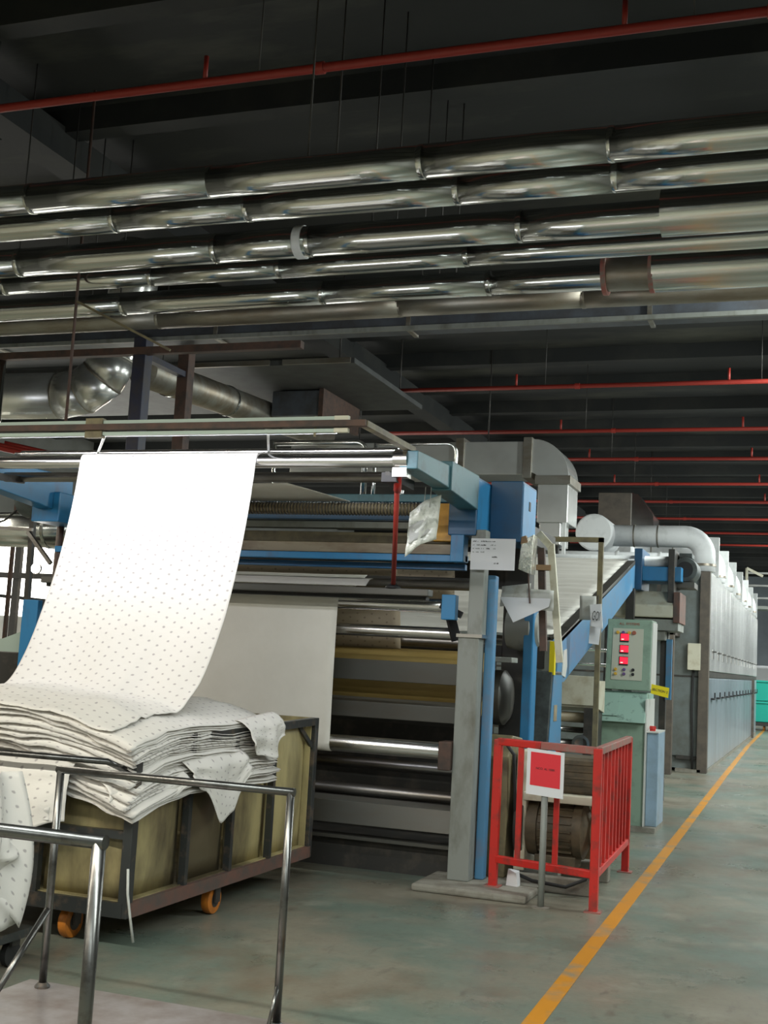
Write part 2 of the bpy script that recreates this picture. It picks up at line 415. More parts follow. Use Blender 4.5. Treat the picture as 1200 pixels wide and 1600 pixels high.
pipe('second silver insulated pipe from the top of the overhead bundle', 7.36, 4.70, .106, [-10.4, -8.6, -6.9, -4.95, -3.85, -2.3, -1.25, .5])
p3 = pipe('third silver pipe of the bundle with a pale tape band and torn foil', 8.11, 4.70, .118, [-10.2, -8.3, -6.35, -4.5, -3.7, -2.05])
MB().lathe((-3.78, 8.11, 4.70), X, [(-.03, .122), (-.03, .128), (.04, .128), (.04, .122)], 28).build('tape_band', 'white_paint', p3)
MB().lathe((-1.05, 8.11, 4.72), X, [(0, .12), (0, .165), (4.2, .165), (4.2, .12)], 28).build('wide_jacket', 'galv', p3)
pipe('fourth silver pipe of the bundle, thinner with a wavy jacket', 8.64, 4.70, .085, [-10.8, -8.8, -6.9, -5.4, -4.2, -2.6])
p5 = pipe('fifth silver pipe of the bundle with a red-clamped collar at its right end', 9.33, 4.70, .105, [-10.5, -8.2, -6.1, -4.1, -2.6])
MB().lathe((-1.62, 9.33, 4.72), X, [(0, .11), (.0, .14), (.34, .145), (.34, .11)], 28).build('collar', 'galv_dull', p5)
MB().lathe((-1.26, 9.33, 4.74), X, [(0, .12), (0, .185), (4.4, .185), (4.4, .12)], 28).build('wide_jacket', 'galv', p5)
for q in (-1.64, -1.27): MB().lathe((q, 9.33, 4.73), X, [(-.018, .15), (-.018, .18), (.018, .18), (.018, .15)], 24).build('clamp_ring', 'red_worn', p5)
pipe('brownish dull pipe below the bright silver pipes', 9.80, 4.70, .105, [-9.5, -6, -3.55, -1.9], 'galv_dull')
# cable duct
t = thing('cable_duct', 'blue-grey rectangular cable duct at the bottom of the overhead bundle', 'duct', (-5, 10.3, 4.6))
box(-13, 3.2, 10.18, 10.42, 4.60, 4.79).build('trough', 'duct_blue', t, bevel=.006)
box(-13, 3.2, 10.14, 10.18, 4.575, 4.615).build('lip', 'frame_grey', t)
for q in (-10.4, -6.8, -3.2, .4): tube((q, 10.3, 4.79), (q, 10.3, 6.8), .008, 6).build('hanger_rod', 'frame_dark', t)
for q in (-8.2, -5.6, -3.6, -1.4): box(q - .02, q + .02, 10.165, 10.435, 4.58, 4.80).build('joint_band', 'galv_dull', t)

# ------------------------------------------------------------------ gantry, ducts and hood on the left
t = thing('steel_gantry', 'dark steel gantry with navy and brown posts behind the machine top', 'gantry', (-6.3, 10.3, 0))
box(-6.36, -6.22, 9.93, 10.07, 0, 4.56).build('post', 'navy', t, bevel=.006)
box(-6.44, -6.31, 10.93, 11.07, 0, 4.72).build('post', 'rust_brown', t, bevel=.006)
box(-11.5, -4.55, 9.90, 9.98, 4.38, 4.45).build('beam', 'rust_brown', t)
tube((-7.93, 9.95, 0), (-7.93, 9.95, 4.42), .05).build('pole', 'galv', t)
box(-6.41, -6.33, 9.98, 11, 4.40, 4.46).build('tie', 'navy', t)
t = thing('thin_bracket', 'thin brown rod bracket with a slanting stay hanging from the pipe bundle', 'bracket', (-6.05, 8.5, 3.4))
tube((-6.05, 8.5, 3.40), (-6.05, 8.5, 6.39), .013, 8).build('rod', 'rust_brown', t)
MB().bar((-6.05, 8.5, 4.47), (-5.09, 8.5, 4.0), .02, .02).build('stay', 'olive', t)
# segmented elbow duct
t = thing('elbow_duct', 'large shiny round duct with segmented elbow at the upper left', 'duct', (-8.5, 12, 4))
c = [Vector((-10.8, 12, 4.52)), Vector((-8.62, 12, 4.50)), Vector((-8.32, 12.0, 4.55)), Vector((-8.09, 12.02, 4.71)), Vector((-7.97, 12.05, 4.97)), Vector((-7.90, 12.1, 5.35)), Vector((-7.80, 12.2, 6.38))]
full = MB().sweep(c, .28, 28, cap=False)
for i in range(len(c) - 1):
    g = MB(); g.add(full.v[i * 28:(i + 2) * 28], [(k, (k + 1) % 28, 28 + (k + 1) % 28, 28 + k) for k in range(28)], True)
    g.build('gore', 'duct_bright', t, solid=.004)
for p in c[1:5]:
    i = c.index(p); d = (c[i + 1] - c[i - 1]).normalized()
    MB().lathe(p - d * .008, d, [(0, .28), (0, .287), (.016, .287), (.016, .28)], 28).build('seam', 'galv_dull', t)
MB().lathe(c[4], c[5] - c[4], [(-.02, .28), (-.02, .30), (.02, .30), (.02, .28)], 28).build('seam_band', 'galv', t)
# long duct receding
t = thing('long_duct', 'long grey-green round duct receding behind the dark posts', 'duct', (-8, 15, 4.9))
MB().sweep([(-8.0, 12.75, 4.98), (-8.0, 18.6, 5.29)], .21, 24).build('duct_run', 'galv_dull', t)
for y in (13.4, 15, 16.6): MB().lathe((-8, y, 4.98 + (y - 12.75) * .053), (0, 1, .053), [(-.02, .21), (-.02, .225), (.02, .225), (.02, .21)], 24).build('seam_band', 'galv', t)
for y in (13.2, 17.9): tube((-8, y, 5.18 + (y - 12.75) * .053), (-8, y, 6.4), .01, 6).build('hanger_rod', 'frame_dark', t)
# suspended hood
t = thing('suspended_hood', 'flat dark grey hood panel hanging under the roof', 'hood', (-8, 16, 5.48))
box(-13, -5.9, 14.6, 17.55, 5.48, 5.55).build('panel', 'hood_dark', t)
for x0, x1 in ((-8.45, -7.15), (-6.95, -5.95)): box(x0, x1, 14.56, 14.6, 5.48, 5.55).build('edge_strip', 'galv_dull', t)
for x in (-12, -6.2):
    for y in (14.8, 17.3): tube((x, y, 5.55), (x, y, 6.8), .012, 6).build('hanger_rod', 'frame_dark', t)
t = thing('box_duct', 'dull square duct with dark end below the hood panel', 'duct', (-7.2, 16.5, 5.1))
box(-7.76, -6.98, 16.0, 17.4, 5.08, 5.46).build('casing', 'duct_blue', t, bevel=.01)
box(-6.98, -6.91, 15.96, 17.44, 5.05, 5.478).build('end_flange', 'rust_brown', t)
for y in (16.2, 17.2): tube((-7.3, y, 5.46), (-7.3, y, 5.48), .012, 6).build('hanger_rod', 'frame_dark', t)

# ------------------------------------------------------------------ front delivery machine
mc = thing('fabric_delivery_machine', 'blue and grey fabric finishing machine with rollers and overhanging arms', 'machine', (-4.1, 9, .05))
def part(mb, name, m, bevel=0., parent=None, **k): return mb.build(name, m, parent or mc, bevel, **k)
# right side frame
part(box(-2.43, -2.275, 8.30, 8.46, .05, 1.76), 'post', 'frame_grey', .008)
part(box(-2.37, -2.262, 8.32, 8.44, 1.76, 2.52), 'upper_post', 'frame_grey', .006)
part(box(-2.44, -2.25, 8.285, 8.475, 1.74, 1.765), 'post_cap', 'steel')
part(box(-2.27, -2.205, 8.44, 8.53, .05, 2.20), 'blue_column', 'blue_pale', .01)
part(box(-2.56, -2.455, 8.28, 8.36, 1.86, 2.04), 'valve_box', 'blue', .005)
part(box(-2.52, -2.42, 8.30, 8.42, 2.28, 2.48), 'corner_bracket', 'blue', .005)
part(box(-2.20, -2.12, 9.35, 9.52, .05, 2.10), 'rear_blue_column', 'blue', .01)
part(box(-2.46, -2.25, 9.70, 9.88, .05, 2.53), 'rear_post', 'frame_dark', .006)
part(box(-2.50, -2.12, 9.13, 10.05, 2.52, 2.66), 'side_beam', 'frame_dark')
part(box(-2.50, -2.28, 8.72, 9.9, .05, .34), 'side_sill', 'frame_dark')
# blue gear boxes
for a in ((-2.545, -2.335, 8.30, 8.72, 2.475, 2.905), (-2.333, -2.085, 8.66, 9.12, 2.47, 2.93)):
    g = part(box(*a), 'gear_box', 'blue_deep', .008)
    part(box(a[1] - .001, a[1] + .003, a[2] + .02, a[3] - .02, a[4] + .02, a[5] - .02), 'right_face', 'blue', parent=g)  # right face is a lighter blue than the front
part(box(-2.083, -2.078, 8.86, 8.91, 2.73, 2.80), 'slot', 'black')
# left side frame
part(box(-6.17, -6.02, 8.30, 8.50, 0, 1.88), 'left_post', 'blue', .008)
part(box(-6.12, -5.98, 9.85, 10.05, 0, 2.95), 'left_rear_post', 'frame_dark', .008)
part(box(-5.98, -5.72, 8.05, 8.5, 2.50, 2.74), 'gear_box', 'blue', .008)
part(tube((-5.93, 8.4, 1.85), (-5.93, 8.4, 2.6), .022, 10), 'left_upright', 'rust_brown')
part(box(-6.1, -5.9, 8.36, 8.44, 1.82, 1.88), 'left_foot', 'frame_dark')
# overhanging arms
part(MB().prism([(6.93, 2.73), (6.93, 2.845), (8.3, 2.89), (8.3, 2.70)], 'x', -2.46, -2.34), 'arm', 'teal', .006)
part(MB().prism([(7.62, 2.70), (7.62, 2.90), (8.3, 2.91), (8.3, 2.66)], 'x', -2.475, -2.325), 'arm_sleeve', 'teal', .006)
part(MB().prism([(6.9, 2.70), (6.9, 2.86), (8.3, 2.90), (8.3, 2.58)], 'x', -5.92, -5.78), 'arm', 'blue', .006)
# lamp frame in front of the cloth
part(MB().bar((-2.42, 6.18, 2.862), (-2.42, 7.05, 2.868), .05, .035), 'frame_rail', 'olive')
part(MB().bar((-5.85, 6.18, 2.862), (-5.85, 7.05, 2.868), .05, .035), 'frame_rail', 'olive')
part(MB().bar((-5.87, 6.18, 2.862), (-2.40, 6.18, 2.862), .05, .035), 'frame_cross_rail', 'rust_brown')
# rollers
def roller(name, x0, x1, y, z, r, m, parent=None, hubs=True):
    o = part(MB().lathe((x0, y, z), X, [(0, r * .92), (.01, r), (x1 - x0 - .01, r), (x1 - x0, r * .92)], 32), name, m)
    if hubs:
        part(tube((x0 - .06, y, z), (x0, y, z), r * .45, 12), 'shaft', 'steel_dark', parent=o)
        part(tube((x1, y, z), (x1 + .06, y, z), r * .45, 12), 'shaft', 'steel_dark', parent=o)
    return o
roller('top_roller', -5.78, -2.50, 6.97, 2.79, .047, 'chrome_roll')
part(MB().lathe((-2.50, 6.97, 2.795), X, [(0, .062), (.09, .062)], 24), 'roller_bearing', 'steel')
part(box(-2.50, -2.41, 6.92, 7.02, 2.68, 2.735), 'bearing_foot', 'steel')
roller('guide_tube', -5.40, -2.53, 7.10, 2.875, .022, 'chrome_roll')
roller('lower_guide_roller', -5.70, -2.60, 7.32, 2.74, .036, 'steel_dark')
part(box(-2.60, -2.50, 7.0, 7.36, 2.66, 2.72), 'bracket', 'black')
for x in (-5.55, -2.56):
    part(MB().bar((x, 7.0, 2.70), (x, 7.34, 2.72), .03, .05), 'bracket', 'frame_dark')
# spiral spreader roller
part(tube((-5.9, 8.52, 2.69), (-2.70, 8.52, 2.69), .043, 20), 'spreader_roller', 'tan')
sp = MB()
for k in range(118):
    x = -5.85 + k * .0268
    sp.lathe((x, 8.52, 2.69), X, [(-.004, .043), (-.003, .053), (.003, .053), (.004, .043)], 14)
part(sp, 'spiral_rib', 'steel_dark', kind='stuff')
part(box(-2.70, -2.545, 8.40, 8.48, 2.44, 2.72), 'orange_plate', 'orange_plate', .004)
# cross members (front to back)
part(box(-5.95, -2.55, 8.9, 9.05, 2.80, 2.86), 'cross_beam', 'teal', .004)
part(box(-5.95, -2.55, 8.95, 9.03, 2.66, 2.80), 'cross_beam', 'blue_deep', .004)
part(box(-5.95, -2.50, 8.60, 8.72, 2.55, 2.60), 'cross_beam', 'frame_grey', .004)
part(box(-5.95, -2.46, 8.62, 8.80, 2.44, 2.52), 'cross_beam', 'olive', .004)
part(box(-5.95, -2.46, 8.44, 8.56, 2.345, 2.42), 'cross_beam', 'tan', .004)
part(box(-5.95, -2.42, 8.36, 8.44, 2.285, 2.335), 'blue_rail', 'blue', .004)
part(box(-5.95, -2.46, 8.5, 8.56, 2.235, 2.28), 'cross_beam', 'blue_deep', .004)
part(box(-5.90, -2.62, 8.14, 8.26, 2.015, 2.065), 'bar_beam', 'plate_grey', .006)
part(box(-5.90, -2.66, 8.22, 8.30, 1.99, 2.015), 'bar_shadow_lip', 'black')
a1 = roller('roller', -5.88, -2.60, 8.46, 1.965, .052, 'steel')
a2 = roller('roller', -5.88, -2.545, 8.56, 1.765, .046, 'steel')
part(MB().bar((-2.57, 8.42, 2.02), (-2.50, 8.5, 1.72), .03, .07), 'swing_bracket', 'black')
part(MB().bar((-2.60, 8.40, 1.97), (-2.44, 8.40, 1.90), .03, .05), 'swing_bracket', 'black')
a3 = roller('roller', -5.88, -2.56, 8.46, .915, .062, 'steel')
part(box(-2.52, -2.43, 8.24, 8.40, .80, 1.0), 'bearing_block', 'rust_brown', .008)
roller('roller', -5.88, -2.52, 8.70, .56, .045, 'steel_dark')
roller('roller', -5.88, -2.52, 8.95, .74, .045, 'steel_dark')
# drum and plates inside
roller('brass_drum', -5.88, -2.50, 9.35, 1.40, .25, 'gold')
part(box(-5.92, -2.46, 8.86, 8.92, 1.385, 1.545), 'cross_plate', 'plate_grey', .004)
part(MB().prism([(8.80, 1.10), (8.80, 1.22), (9.0, 1.25), (9.0, 1.06)], 'x', -5.92, -2.46), 'cross_plate', 'plate_grey', .004)
part(MB().prism([(8.42, .34), (8.46, .50), (8.62, .52), (8.62, .32)], 'x', -5.92, -2.46), 'cross_plate', 'plate_grey', .004)
part(box(-5.92, -2.46, 8.5, 8.56, .22, .245), 'foot_rail', 'plate_grey')
part(box(-5.92, -2.46, 8.72, 10.04, .16, .20), 'drip_tray', 'frame_dark')
part(box(-5.95, -2.46, 8.60, 8.64, 0, .21), 'under_shade_sheet', 'frame_dark')  # dark sheet added to blacken the gap under the machine
part(box(-5.95, -2.6, 10.05, 10.1, .1, 1.65), 'shade_backing', 'frame_dark')  # dark sheet added to keep the machine interior black
part(box(-5.92, -2.46, 9.75, 9.95, 2.20, 2.42), 'rear_beam', 'frame_dark')
part(box(-5.92, -2.46, 9.7, 9.8, 1.62, 1.72), 'rear_beam', 'frame_dark')
roller('roller', -5.88, -2.56, 9.05, 2.17, .05, 'steel_dark')
roller('roller', -5.88, -2.56, 9.40, 1.72, .05, 'steel_dark')
# red stay rod
rd = part(tube((-2.52, 7.08, 2.67), (-2.90, 8.18, 2.085), .017, 14), 'stay_rod', 'red_pipe')
part(tube((-2.50, 7.03, 2.70), (-2.545, 7.16, 2.63), .025, 14), 'stay_coupling', 'red_paint', parent=rd)
part(MB().lathe((-2.90, 8.18, 2.066), Z, [(0, .06), (.012, .055), (.03, .025), (.04, .02)], 20), 'stay_foot', 'black', parent=rd)
# conveyor gear on the right flank of the machine
part(MB().lathe((-2.50, 9.55, 1.30), X, [(0, .20), (.04, .22), (.12, .22), (.16, .17), (.18, .08)], 28), 'hand_wheel', 'plate_grey')
part(MB().lathe((-2.36, 9.52, 1.86), X, [(0, .16), (.10, .18), (.2, .18), (.26, .12)], 24), 'fan_housing', 'frame_grey')
part(MB().prism([(8.62, .05), (8.62, .9), (8.74, 1.05), (9.05, 1.02), (9.1, .05)], 'x', -2.27, -2.10), 'guard', 'olive', .01)
cb = part(MB().sweep([(-2.12, 8.60, 1.0), (-2.06, 8.62, .92), (-2.05, 8.66, .6), (-2.08, 8.8, .3), (-2.0, 9.0, .1)], .013, 8), 'cable', 'rubber')
for p in (box(-2.40, -2.20, 9.0, 9.2, 1.58, 1.62), box(-2.34, -2.24, 9.88, 10.02, 1.52, 1.80)): part(p, 'switch_box', 'frame_grey', .006)

# cloth running through the machine
cw = thing('plain_fabric_web', 'plain off-white fabric sheet running down the machine front rollers', 'fabric', (-4.2, 8.46, .85))
def strip(path, x0, x1, name, m, parent, nu=24, wav=.004):
    ps = [Vector(p) for p in path]; cum = [0]
    for a, b in zip(ps, ps[1:]): cum.append(cum[-1] + (b - a).length)
    n = len(ps) - 1
    def fn(u, v):
        k = min(int(v * n), n - 1); q = ps[k].lerp(ps[k + 1], v * n - k); x = x0 + (x1 - x0) * u
        return (x, q.x + wav * nz(x * 2.2, v * 3, 1), q.y + wav * nz(x * 2.2, v * 3, 4))
    def uvf(u, v):
        k = min(int(v * n), n - 1); return ((x1 - x0) * u, cum[k] + (cum[k + 1] - cum[k]) * (v * n - k))
    return MB().grid(fn, nu, n, uvf).build(name, m, parent, solid=.002)
def p2(y, z): return (y, z, 0)
front = [p2(9.0, 2.215), p2(8.75, 2.10), p2(8.58, 2.03)] + [p2(8.46 - .054 * math.sin(R(a)), 1.965 + .054 * math.cos(R(a))) for a in range(0, 91, 15)]
front += [p2(8.406 - .008 * math.sin(t * 3.14), 1.965 - t * 1.05) for t in [k / 14 for k in range(1, 14)]]
front += [p2(8.46 - .064 * math.cos(R(a)), .915 - .064 * math.sin(R(a))) for a in range(0, 151, 15)]
strip(front, -5.02, -3.415, 'sheet', 'cloth_plain', cw, wav=.003)
strip([p2(8.62, 2.105), p2(8.70, 2.16), p2(8.78, 2.175)], -5.0, -3.28, 'upper_strand', 'cloth_plain', cw, wav=.002)
ct = thing('shaded_dotted_fabric_web', 'dotted fabric, tan colour standing for shade, glimpsed inside the machine behind the front rollers', 'fabric', (-4.2, 9.3, 1.6))
strip([p2(9.30, 1.60), p2(9.26, 1.8), p2(9.22, 2.0), p2(9.12, 2.2), p2(9.08, 2.33)], -5.2, -3.20, 'sheet', 'cloth_dot_shaded', ct)
strip([p2(9.62, 2.05), p2(9.60, 2.18), p2(9.58, 2.34)], -5.2, -2.86, 'rear_sheet', 'cloth_dot_shaded', ct)

# hanging plastic pouch and papers
t = thing('document_pouch', 'crumpled clear plastic pouch hanging under the teal arm', 'pouch', (-2.53, 7.6, 2.31))
MB().grid(lambda u, v: ((-2.515 + .02 * v) + (u - .5) * .20 + (.5 - abs(v - .5)) * .0, 7.6 + .02 * nz(u * 4, v * 4) + .05 * (u - .5), 2.33 + v * .30 + (u - .5) * .13 * (1 if True else 0) - .05 * abs(u - .5)), 10, 12).build('sleeve', 'plastic_bag', t, solid=.004)
MB().grid(lambda u, v: (-2.52 + (u - .5) * .14, 7.595 + .02 * nz(u * 4, v * 4) + .05 * (u - .5), 2.37 + v * .12 + (u - .5) * .09), 6, 6).build('insert', 'paper_old', t, solid=.002)
for dx in (-.02, .02): tube((-2.485 + dx, 7.6, 2.58), (-2.48 + dx, 7.6, 2.72), .003, 6).build('string', 'paper_old', t)
t = thing('notice_sheet', 'white typed notice taped to the grey machine post', 'notice', (-2.19, 8.28, 2.22))
box(-2.355, -2.030, 8.268, 8.272, 2.225, 2.45).build('sheet', 'paper', t)
for z, segs in ((2.447, ((-.43, -.385, 1), (-.37, -.26, 1))), (2.42, ((-.43, -.41, 0), (-.40, -.325, 1), (-.30, -.25, 0))), (2.395, ((-.43, -.34, 0), (-.33, -.30, 1), (-.28, -.25, 0))), (2.37, ((-.43, -.415, 0), (-.405, -.38, 1), (-.37, -.34, 0))), (2.335, ((-.285, -.24, 1),)), (2.29, ((-.27, -.235, 1),))):
    for a, b, k in segs:
        n = int((b - a) / .007)
        mb = MB()
        for q in range(n):
            if random.random() < .85: mb.box(-1.912 + a + q * .007, -1.912 + a + q * .007 + random.uniform(.003, .006), 8.2665, 8.268, z - .022, z - .022 + random.uniform(.005, .010))
        if mb.v: mb.build('print_line', 'ink' if k else 'ink_grey', t, kind='stuff')
t = thing('foil_box', 'foil-wrapped cream bracket box with brown tape beside the blue gear box', 'box', (-2.0, 8.75, 2.2))
MB().prism([(-2.10, 2.27), (-2.10, 2.47), (-2.03, 2.53), (-1.99, 2.52), (-1.99, 2.22)], 'y', 8.66, 8.80).build('body', 'foil', t) if False else None
MB().hexa([(-2.10, 8.66, 2.27), (-2.00, 8.66, 2.23), (-2.0, 8.80, 2.24), (-2.10, 8.80, 2.28), (-2.08, 8.66, 2.48), (-1.99, 8.66, 2.53), (-1.99, 8.8, 2.53), (-2.08, 8.8, 2.48)]).build('body', 'foil', t, bevel=.006)
MB().hexa([(-2.085, 8.655, 2.455), (-2.03, 8.655, 2.47), (-2.03, 8.70, 2.47), (-2.085, 8.70, 2.455), (-2.08, 8.655, 2.51), (-2.05, 8.655, 2.52), (-2.05, 8.7, 2.52), (-2.08, 8.7, 2.51)]).build('tape', 'cardboard', t)
t = thing('cream_bracket', 'slanting cream steel bracket frame hung with torn papers', 'bracket', (-1.9, 8.9, 1.6))
MB().bar((-1.995, 8.85, 2.56), (-1.90, 8.85, 2.46), .05, .05, up=(0, 1, 0)).build('top_bar', 'cream', t)
MB().bar((-1.90, 8.85, 2.48), (-1.80, 8.85, 1.60), .05, .035, up=(0, 1, 0)).build('leg', 'cream', t)
MB().bar((-1.975, 8.87, 2.45), (-1.93, 8.87, 1.68), .05, .05, up=(0, 1, 0)).build('inner_leg', 'rust_brown', t)
MB().bar((-2.0, 8.84, 2.30), (-1.89, 8.84, 2.30), .04, .05, up=(0, 1, 0)).build('tape', 'cardboard', t)
t = thing('torn_papers', 'folded pale paper sheets clipped below the cream bracket', 'paper', (-2.02, 8.7, 1.87))
MB().grid(lambda u, v: (-2.235 + u * .22 + .01 * v, 8.70 + .02 * nz(u * 2, v * 2), 1.99 + v * .15 + .03 * u), 6, 4).build('sheet', 'paper_old', t, solid=.003)
MB().grid(lambda u, v: (-2.03 + u * .20, 8.69 + .02 * nz(u * 2 + 4, v * 2), 1.98 + v * .15 - .01 * u), 6, 4).build('sheet', 'paper_old', t, solid=.003)
MB().add([(-2.23, 8.67, 2.06), (-2.12, 8.665, 1.875), (-1.86, 8.67, 2.0), (-1.85, 8.68, 2.06), (-2.23, 8.674, 2.06), (-2.12, 8.669, 1.875), (-1.86, 8.674, 2.0), (-1.85, 8.684, 2.06)], [(0, 1, 2, 3), (7, 6, 5, 4), (0, 4, 5, 1), (1, 5, 6, 2), (2, 6, 7, 3), (3, 7, 4, 0)]).build('front_sheet', 'paper', t)
MB().bar((-2.02, 8.66, 2.24), (-2.0, 8.66, 2.02), .008, .02).build('cord', 'rust_brown', t)

# ------------------------------------------------------------------ lamp fixture that lights the cloth
lf = thing('inspection_lamp', 'long twin-rail fluorescent fixture hung in front of the white cloth top', 'lamp', (-3.8, 6.2, 2.8))
for z in (2.897, 2.826): box(-5.8, -2.52, 6.185, 6.205, z - .010, z + .010).build('rail', 'pale_green', lf)
for z in (2.897, 2.826): box(-2.60, -2.515, 6.180, 6.21, z - .012, z + .012).build('end_cap', 'cream', lf)
box(-4.25, -4.13, 6.175, 6.215, 2.80, 2.92).build('clamp', 'olive', lf)
MB().bar((-4.12, 6.2, 2.82), (-4.76, 7.09, 2.87), .014, .014).build('strut', 'white_paint', lf)
MB().bar((-3.02, 6.2, 2.82), (-3.44, 7.09, 2.87), .014, .014).build('strut', 'white_paint', lf)
MB().bar((-2.72, 6.195, 2.79), (-2.72, 6.195, 2.91), .012, .012).build('clip', 'olive', lf)
for z in (2.897, 2.826): tube((-5.75, 6.222, z), (-2.6, 6.222, z), .013, 10).build('fluorescent_tube', 'white_paint', lf)
L1 = area('inspection_lamp_light', (-4.1, 6.24, 2.85), 3.2, .09, 38, (.90, .92, 1), aim=(-4.1, 6.9, 2.5))

# ------------------------------------------------------------------ dotted cloth: hanging sheet, folded pile, drapes
fb = thing('printed_fabric', 'white dotted fabric falling from the top roller onto a folded pile', 'fabric', (-4.1, 6.3, 1.0))
prof = [(7.05, 2.79), (7.03, 2.825), (6.99, 2.842), (6.95, 2.84), (6.925, 2.82), (6.912, 2.78), (6.895, 2.65), (6.86, 2.45), (6.80, 2.2), (6.73, 1.97), (6.64, 1.74), (6.54, 1.53), (6.43, 1.37), (6.32, 1.27), (6.20, 1.19), (6.0, 1.10), (5.75, 1.05), (5.50, 1.0)]
def smooth_path(ps, n):
    out = []
    m = len(ps) - 1
    for k in range(n + 1):
        t = k / n * m; i = min(int(t), m - 1); q = t - i
        p0, p1, p2_, p3_ = [Vector((*ps[max(0, min(m, j))], 0)) for j in (i - 1, i, i + 1, i + 2)]
        out.append(.5 * ((2 * p1) + (-p0 + p2_) * q + (2 * p0 - 5 * p1 + 4 * p2_ - p3_) * q * q + (-p0 + 3 * p1 - 3 * p2_ + p3_) * q ** 3))
    return out
sp_ = smooth_path(prof, 90); cl = [0]
for a, b in zip(sp_, sp_[1:]): cl.append(cl[-1] + (b - a).length)

def pile_z(x, y):
    cd = math.hypot(max(0, x + 3.95) * 1.0, max(0, 6.1 - y) * .9)
    d = -.26 * max(0, cd - .30) ** 1.25
    d -= .10 * max(0, x + 3.75) ** 1.3 * 1.5
    d -= .10 * max(0, 5.8 - y)
    return d + .022 * math.sin(x * 4.2 + 1)
def hang(u, v):
    k = int(round(v * 90)); q = sp_[k]; x = -4.775 + 1.335 * u
    s = max(0, min(1, (2.72 - q.y) / 1.4)); low = max(0, min(1, (1.75 - q.y) / .5))
    x += .02 * s * nz(v * 3, 7) - .03 * low * (u - .3)
    fold = .022 * s * math.sin(u * 13 + 2.2 * v) + .03 * s * nz(u * 3.1, v * 1.6, 2) + low * .035 * nz(u * 6, v * 5, 9)
    fold += low * .04 * math.exp(-((u - .62) / .05) ** 2)
    yy = q.x - fold * (1 - .3 * low)
    top = .905 + .0235 * 14 + .022 + pile_z(x, yy) + .012 * nz(x * 4, yy * 5, 3) + .02 * abs(nz(x * 2.5 + 3, yy * 16, 7)) + .012 * nz(x * 6, yy * 12, 2)
    zz = q.y + low * .02 * nz(u * 5, v * 9, 5)
    return (x, yy, max(zz, top) if top - zz < -.04 or zz < top - .04 else top + .04 * (.5 + .5 * (zz - top) / .04) ** 2)
    return (x, q.x - fold * (1 - .3 * low), q.y + low * (.02 * nz(u * 5, v * 9, 5) + .02 * math.sin(u * 7)) + (.03 * low * (u - .5)))
MB().grid(hang, 90, 90, lambda u, v: (1.335 * u, cl[int(round(v * 90))])).build('hanging_sheet', 'cloth_dot', fb, solid=.003)
strip([p2(7.33, 2.700), p2(7.7, 2.715), p2(8.1, 2.73), p2(8.50, 2.743)], -4.78, -3.40, 'feed_sheet', 'cloth_plain', fb, wav=.003)
NL = 15
for k in range(NL):
    zk = .905 + .0235 * k; sd = k * 7.3
    xr = -3.25 + .07 * nz(k * 1.7, 3) - .004 * k; yf = 5.41 + .07 * nz(k * 2.1, 9) + .004 * k
    xl, yb_ = -4.93 + .04 * nz(k, 1), 7.15 + .1 * nz(k, 5)
    th = .0075
    def surf(u, v):
        # wraps: v 0..1 -> lower sheet back->front, round the fold at the front, upper sheet front->back
        t = v * 2 - 1; side = -1 if t < 0 else 1
        s = abs(t); ee = (1 - s)                       # 1 at the fold
        yy = yf + (yb_ - yf) * s ** 1.25 + .035 * nz(u * 5 + sd, k) * ee
        xx = xl + (xr - xl) * u + .01 * nz(v * 5, sd)
        yy += .07 * math.sin(u * 9 + k * .6) * ee * .4
        zz = zk + pile_z(xx, yy) + .017 * nz(xx * 5 + k * .25, yy * 5, k * .3) + .008 * nz(xx * 14, yy * 10, sd)
        zz += side * th * min(1, s * 9)
        return (xx, yy, zz)
    MB().grid(surf, 54, 28, lambda u, v: (1.6 * u + k * .137, 3.0 * v + k * .21)).build('fold', 'cloth_dot', fb, solid=.002)
# edge drapes: (anchor along the cart rim, drop profile)
def drape(pa, pb, drops, out, name='drape', ph=0., wav=.03, top=.06):
    pa = Vector(pa); pb = Vector(pb); e = pb - pa; n = Vector((out[0], out[1], 0)).normalized(); m = len(drops) - 1
    def dr(u):
        t = u * m; i = min(int(t), m - 1); q = t - i; q = q * q * (3 - 2 * q); return drops[i] * (1 - q) + drops[i + 1] * q
    def fn(u, v):
        p = pa + e * u; D = dr(u)
        a = min(1, v / .18); over = top * (1 - math.cos(a * 1.57)); zz = top * .75 * math.sin((1 - a) * 1.57)
        w_ = wav * v * math.sin(u * 11 + ph + 1.5 * nz(u * 3, ph)) + .02 * nz(u * 5, v * 3, ph)
        q = p + n * (-.10 * (1 - a) + .035 + w_ + .03 * v)
        q += e.normalized() * (.03 * v * nz(u * 2, v * 2, ph + 3))
        q.z += zz - D * max(0, (v - .1)) / .9
        return q
    MB().grid(fn, 30, 24, lambda u, v: (e.length * u + ph, v * .5 + ph * .3)).build(name, 'cloth_dot', fb, solid=.003)
drape((-3.27, 6.66, 1.09), (-3.29, 7.20, 1.13), [.10, .18, .22, .10], (1, 0), ph=1.0, wav=.02)
drape((-3.27, 5.95, .90), (-3.27, 6.66, .93), [.06, .14, .34, .30, .10], (1, 0), ph=2.3, wav=.015)
drape((-3.42, 5.42, .80), (-3.27, 5.95, .86), [.05, .10, .12, .04], (1, -.4), ph=4.4, wav=.02)
drape((-4.95, 5.42, .93), (-3.62, 5.42, .90), [.30, .32, .34, .36, .26], (0, -1), ph=5.2, wav=.02)
drape((-4.95, 5.39, .80), (-3.70, 5.39, .76), [.12, .16, .14, .18, .12], (0, -1), ph=6.7, wav=.03)

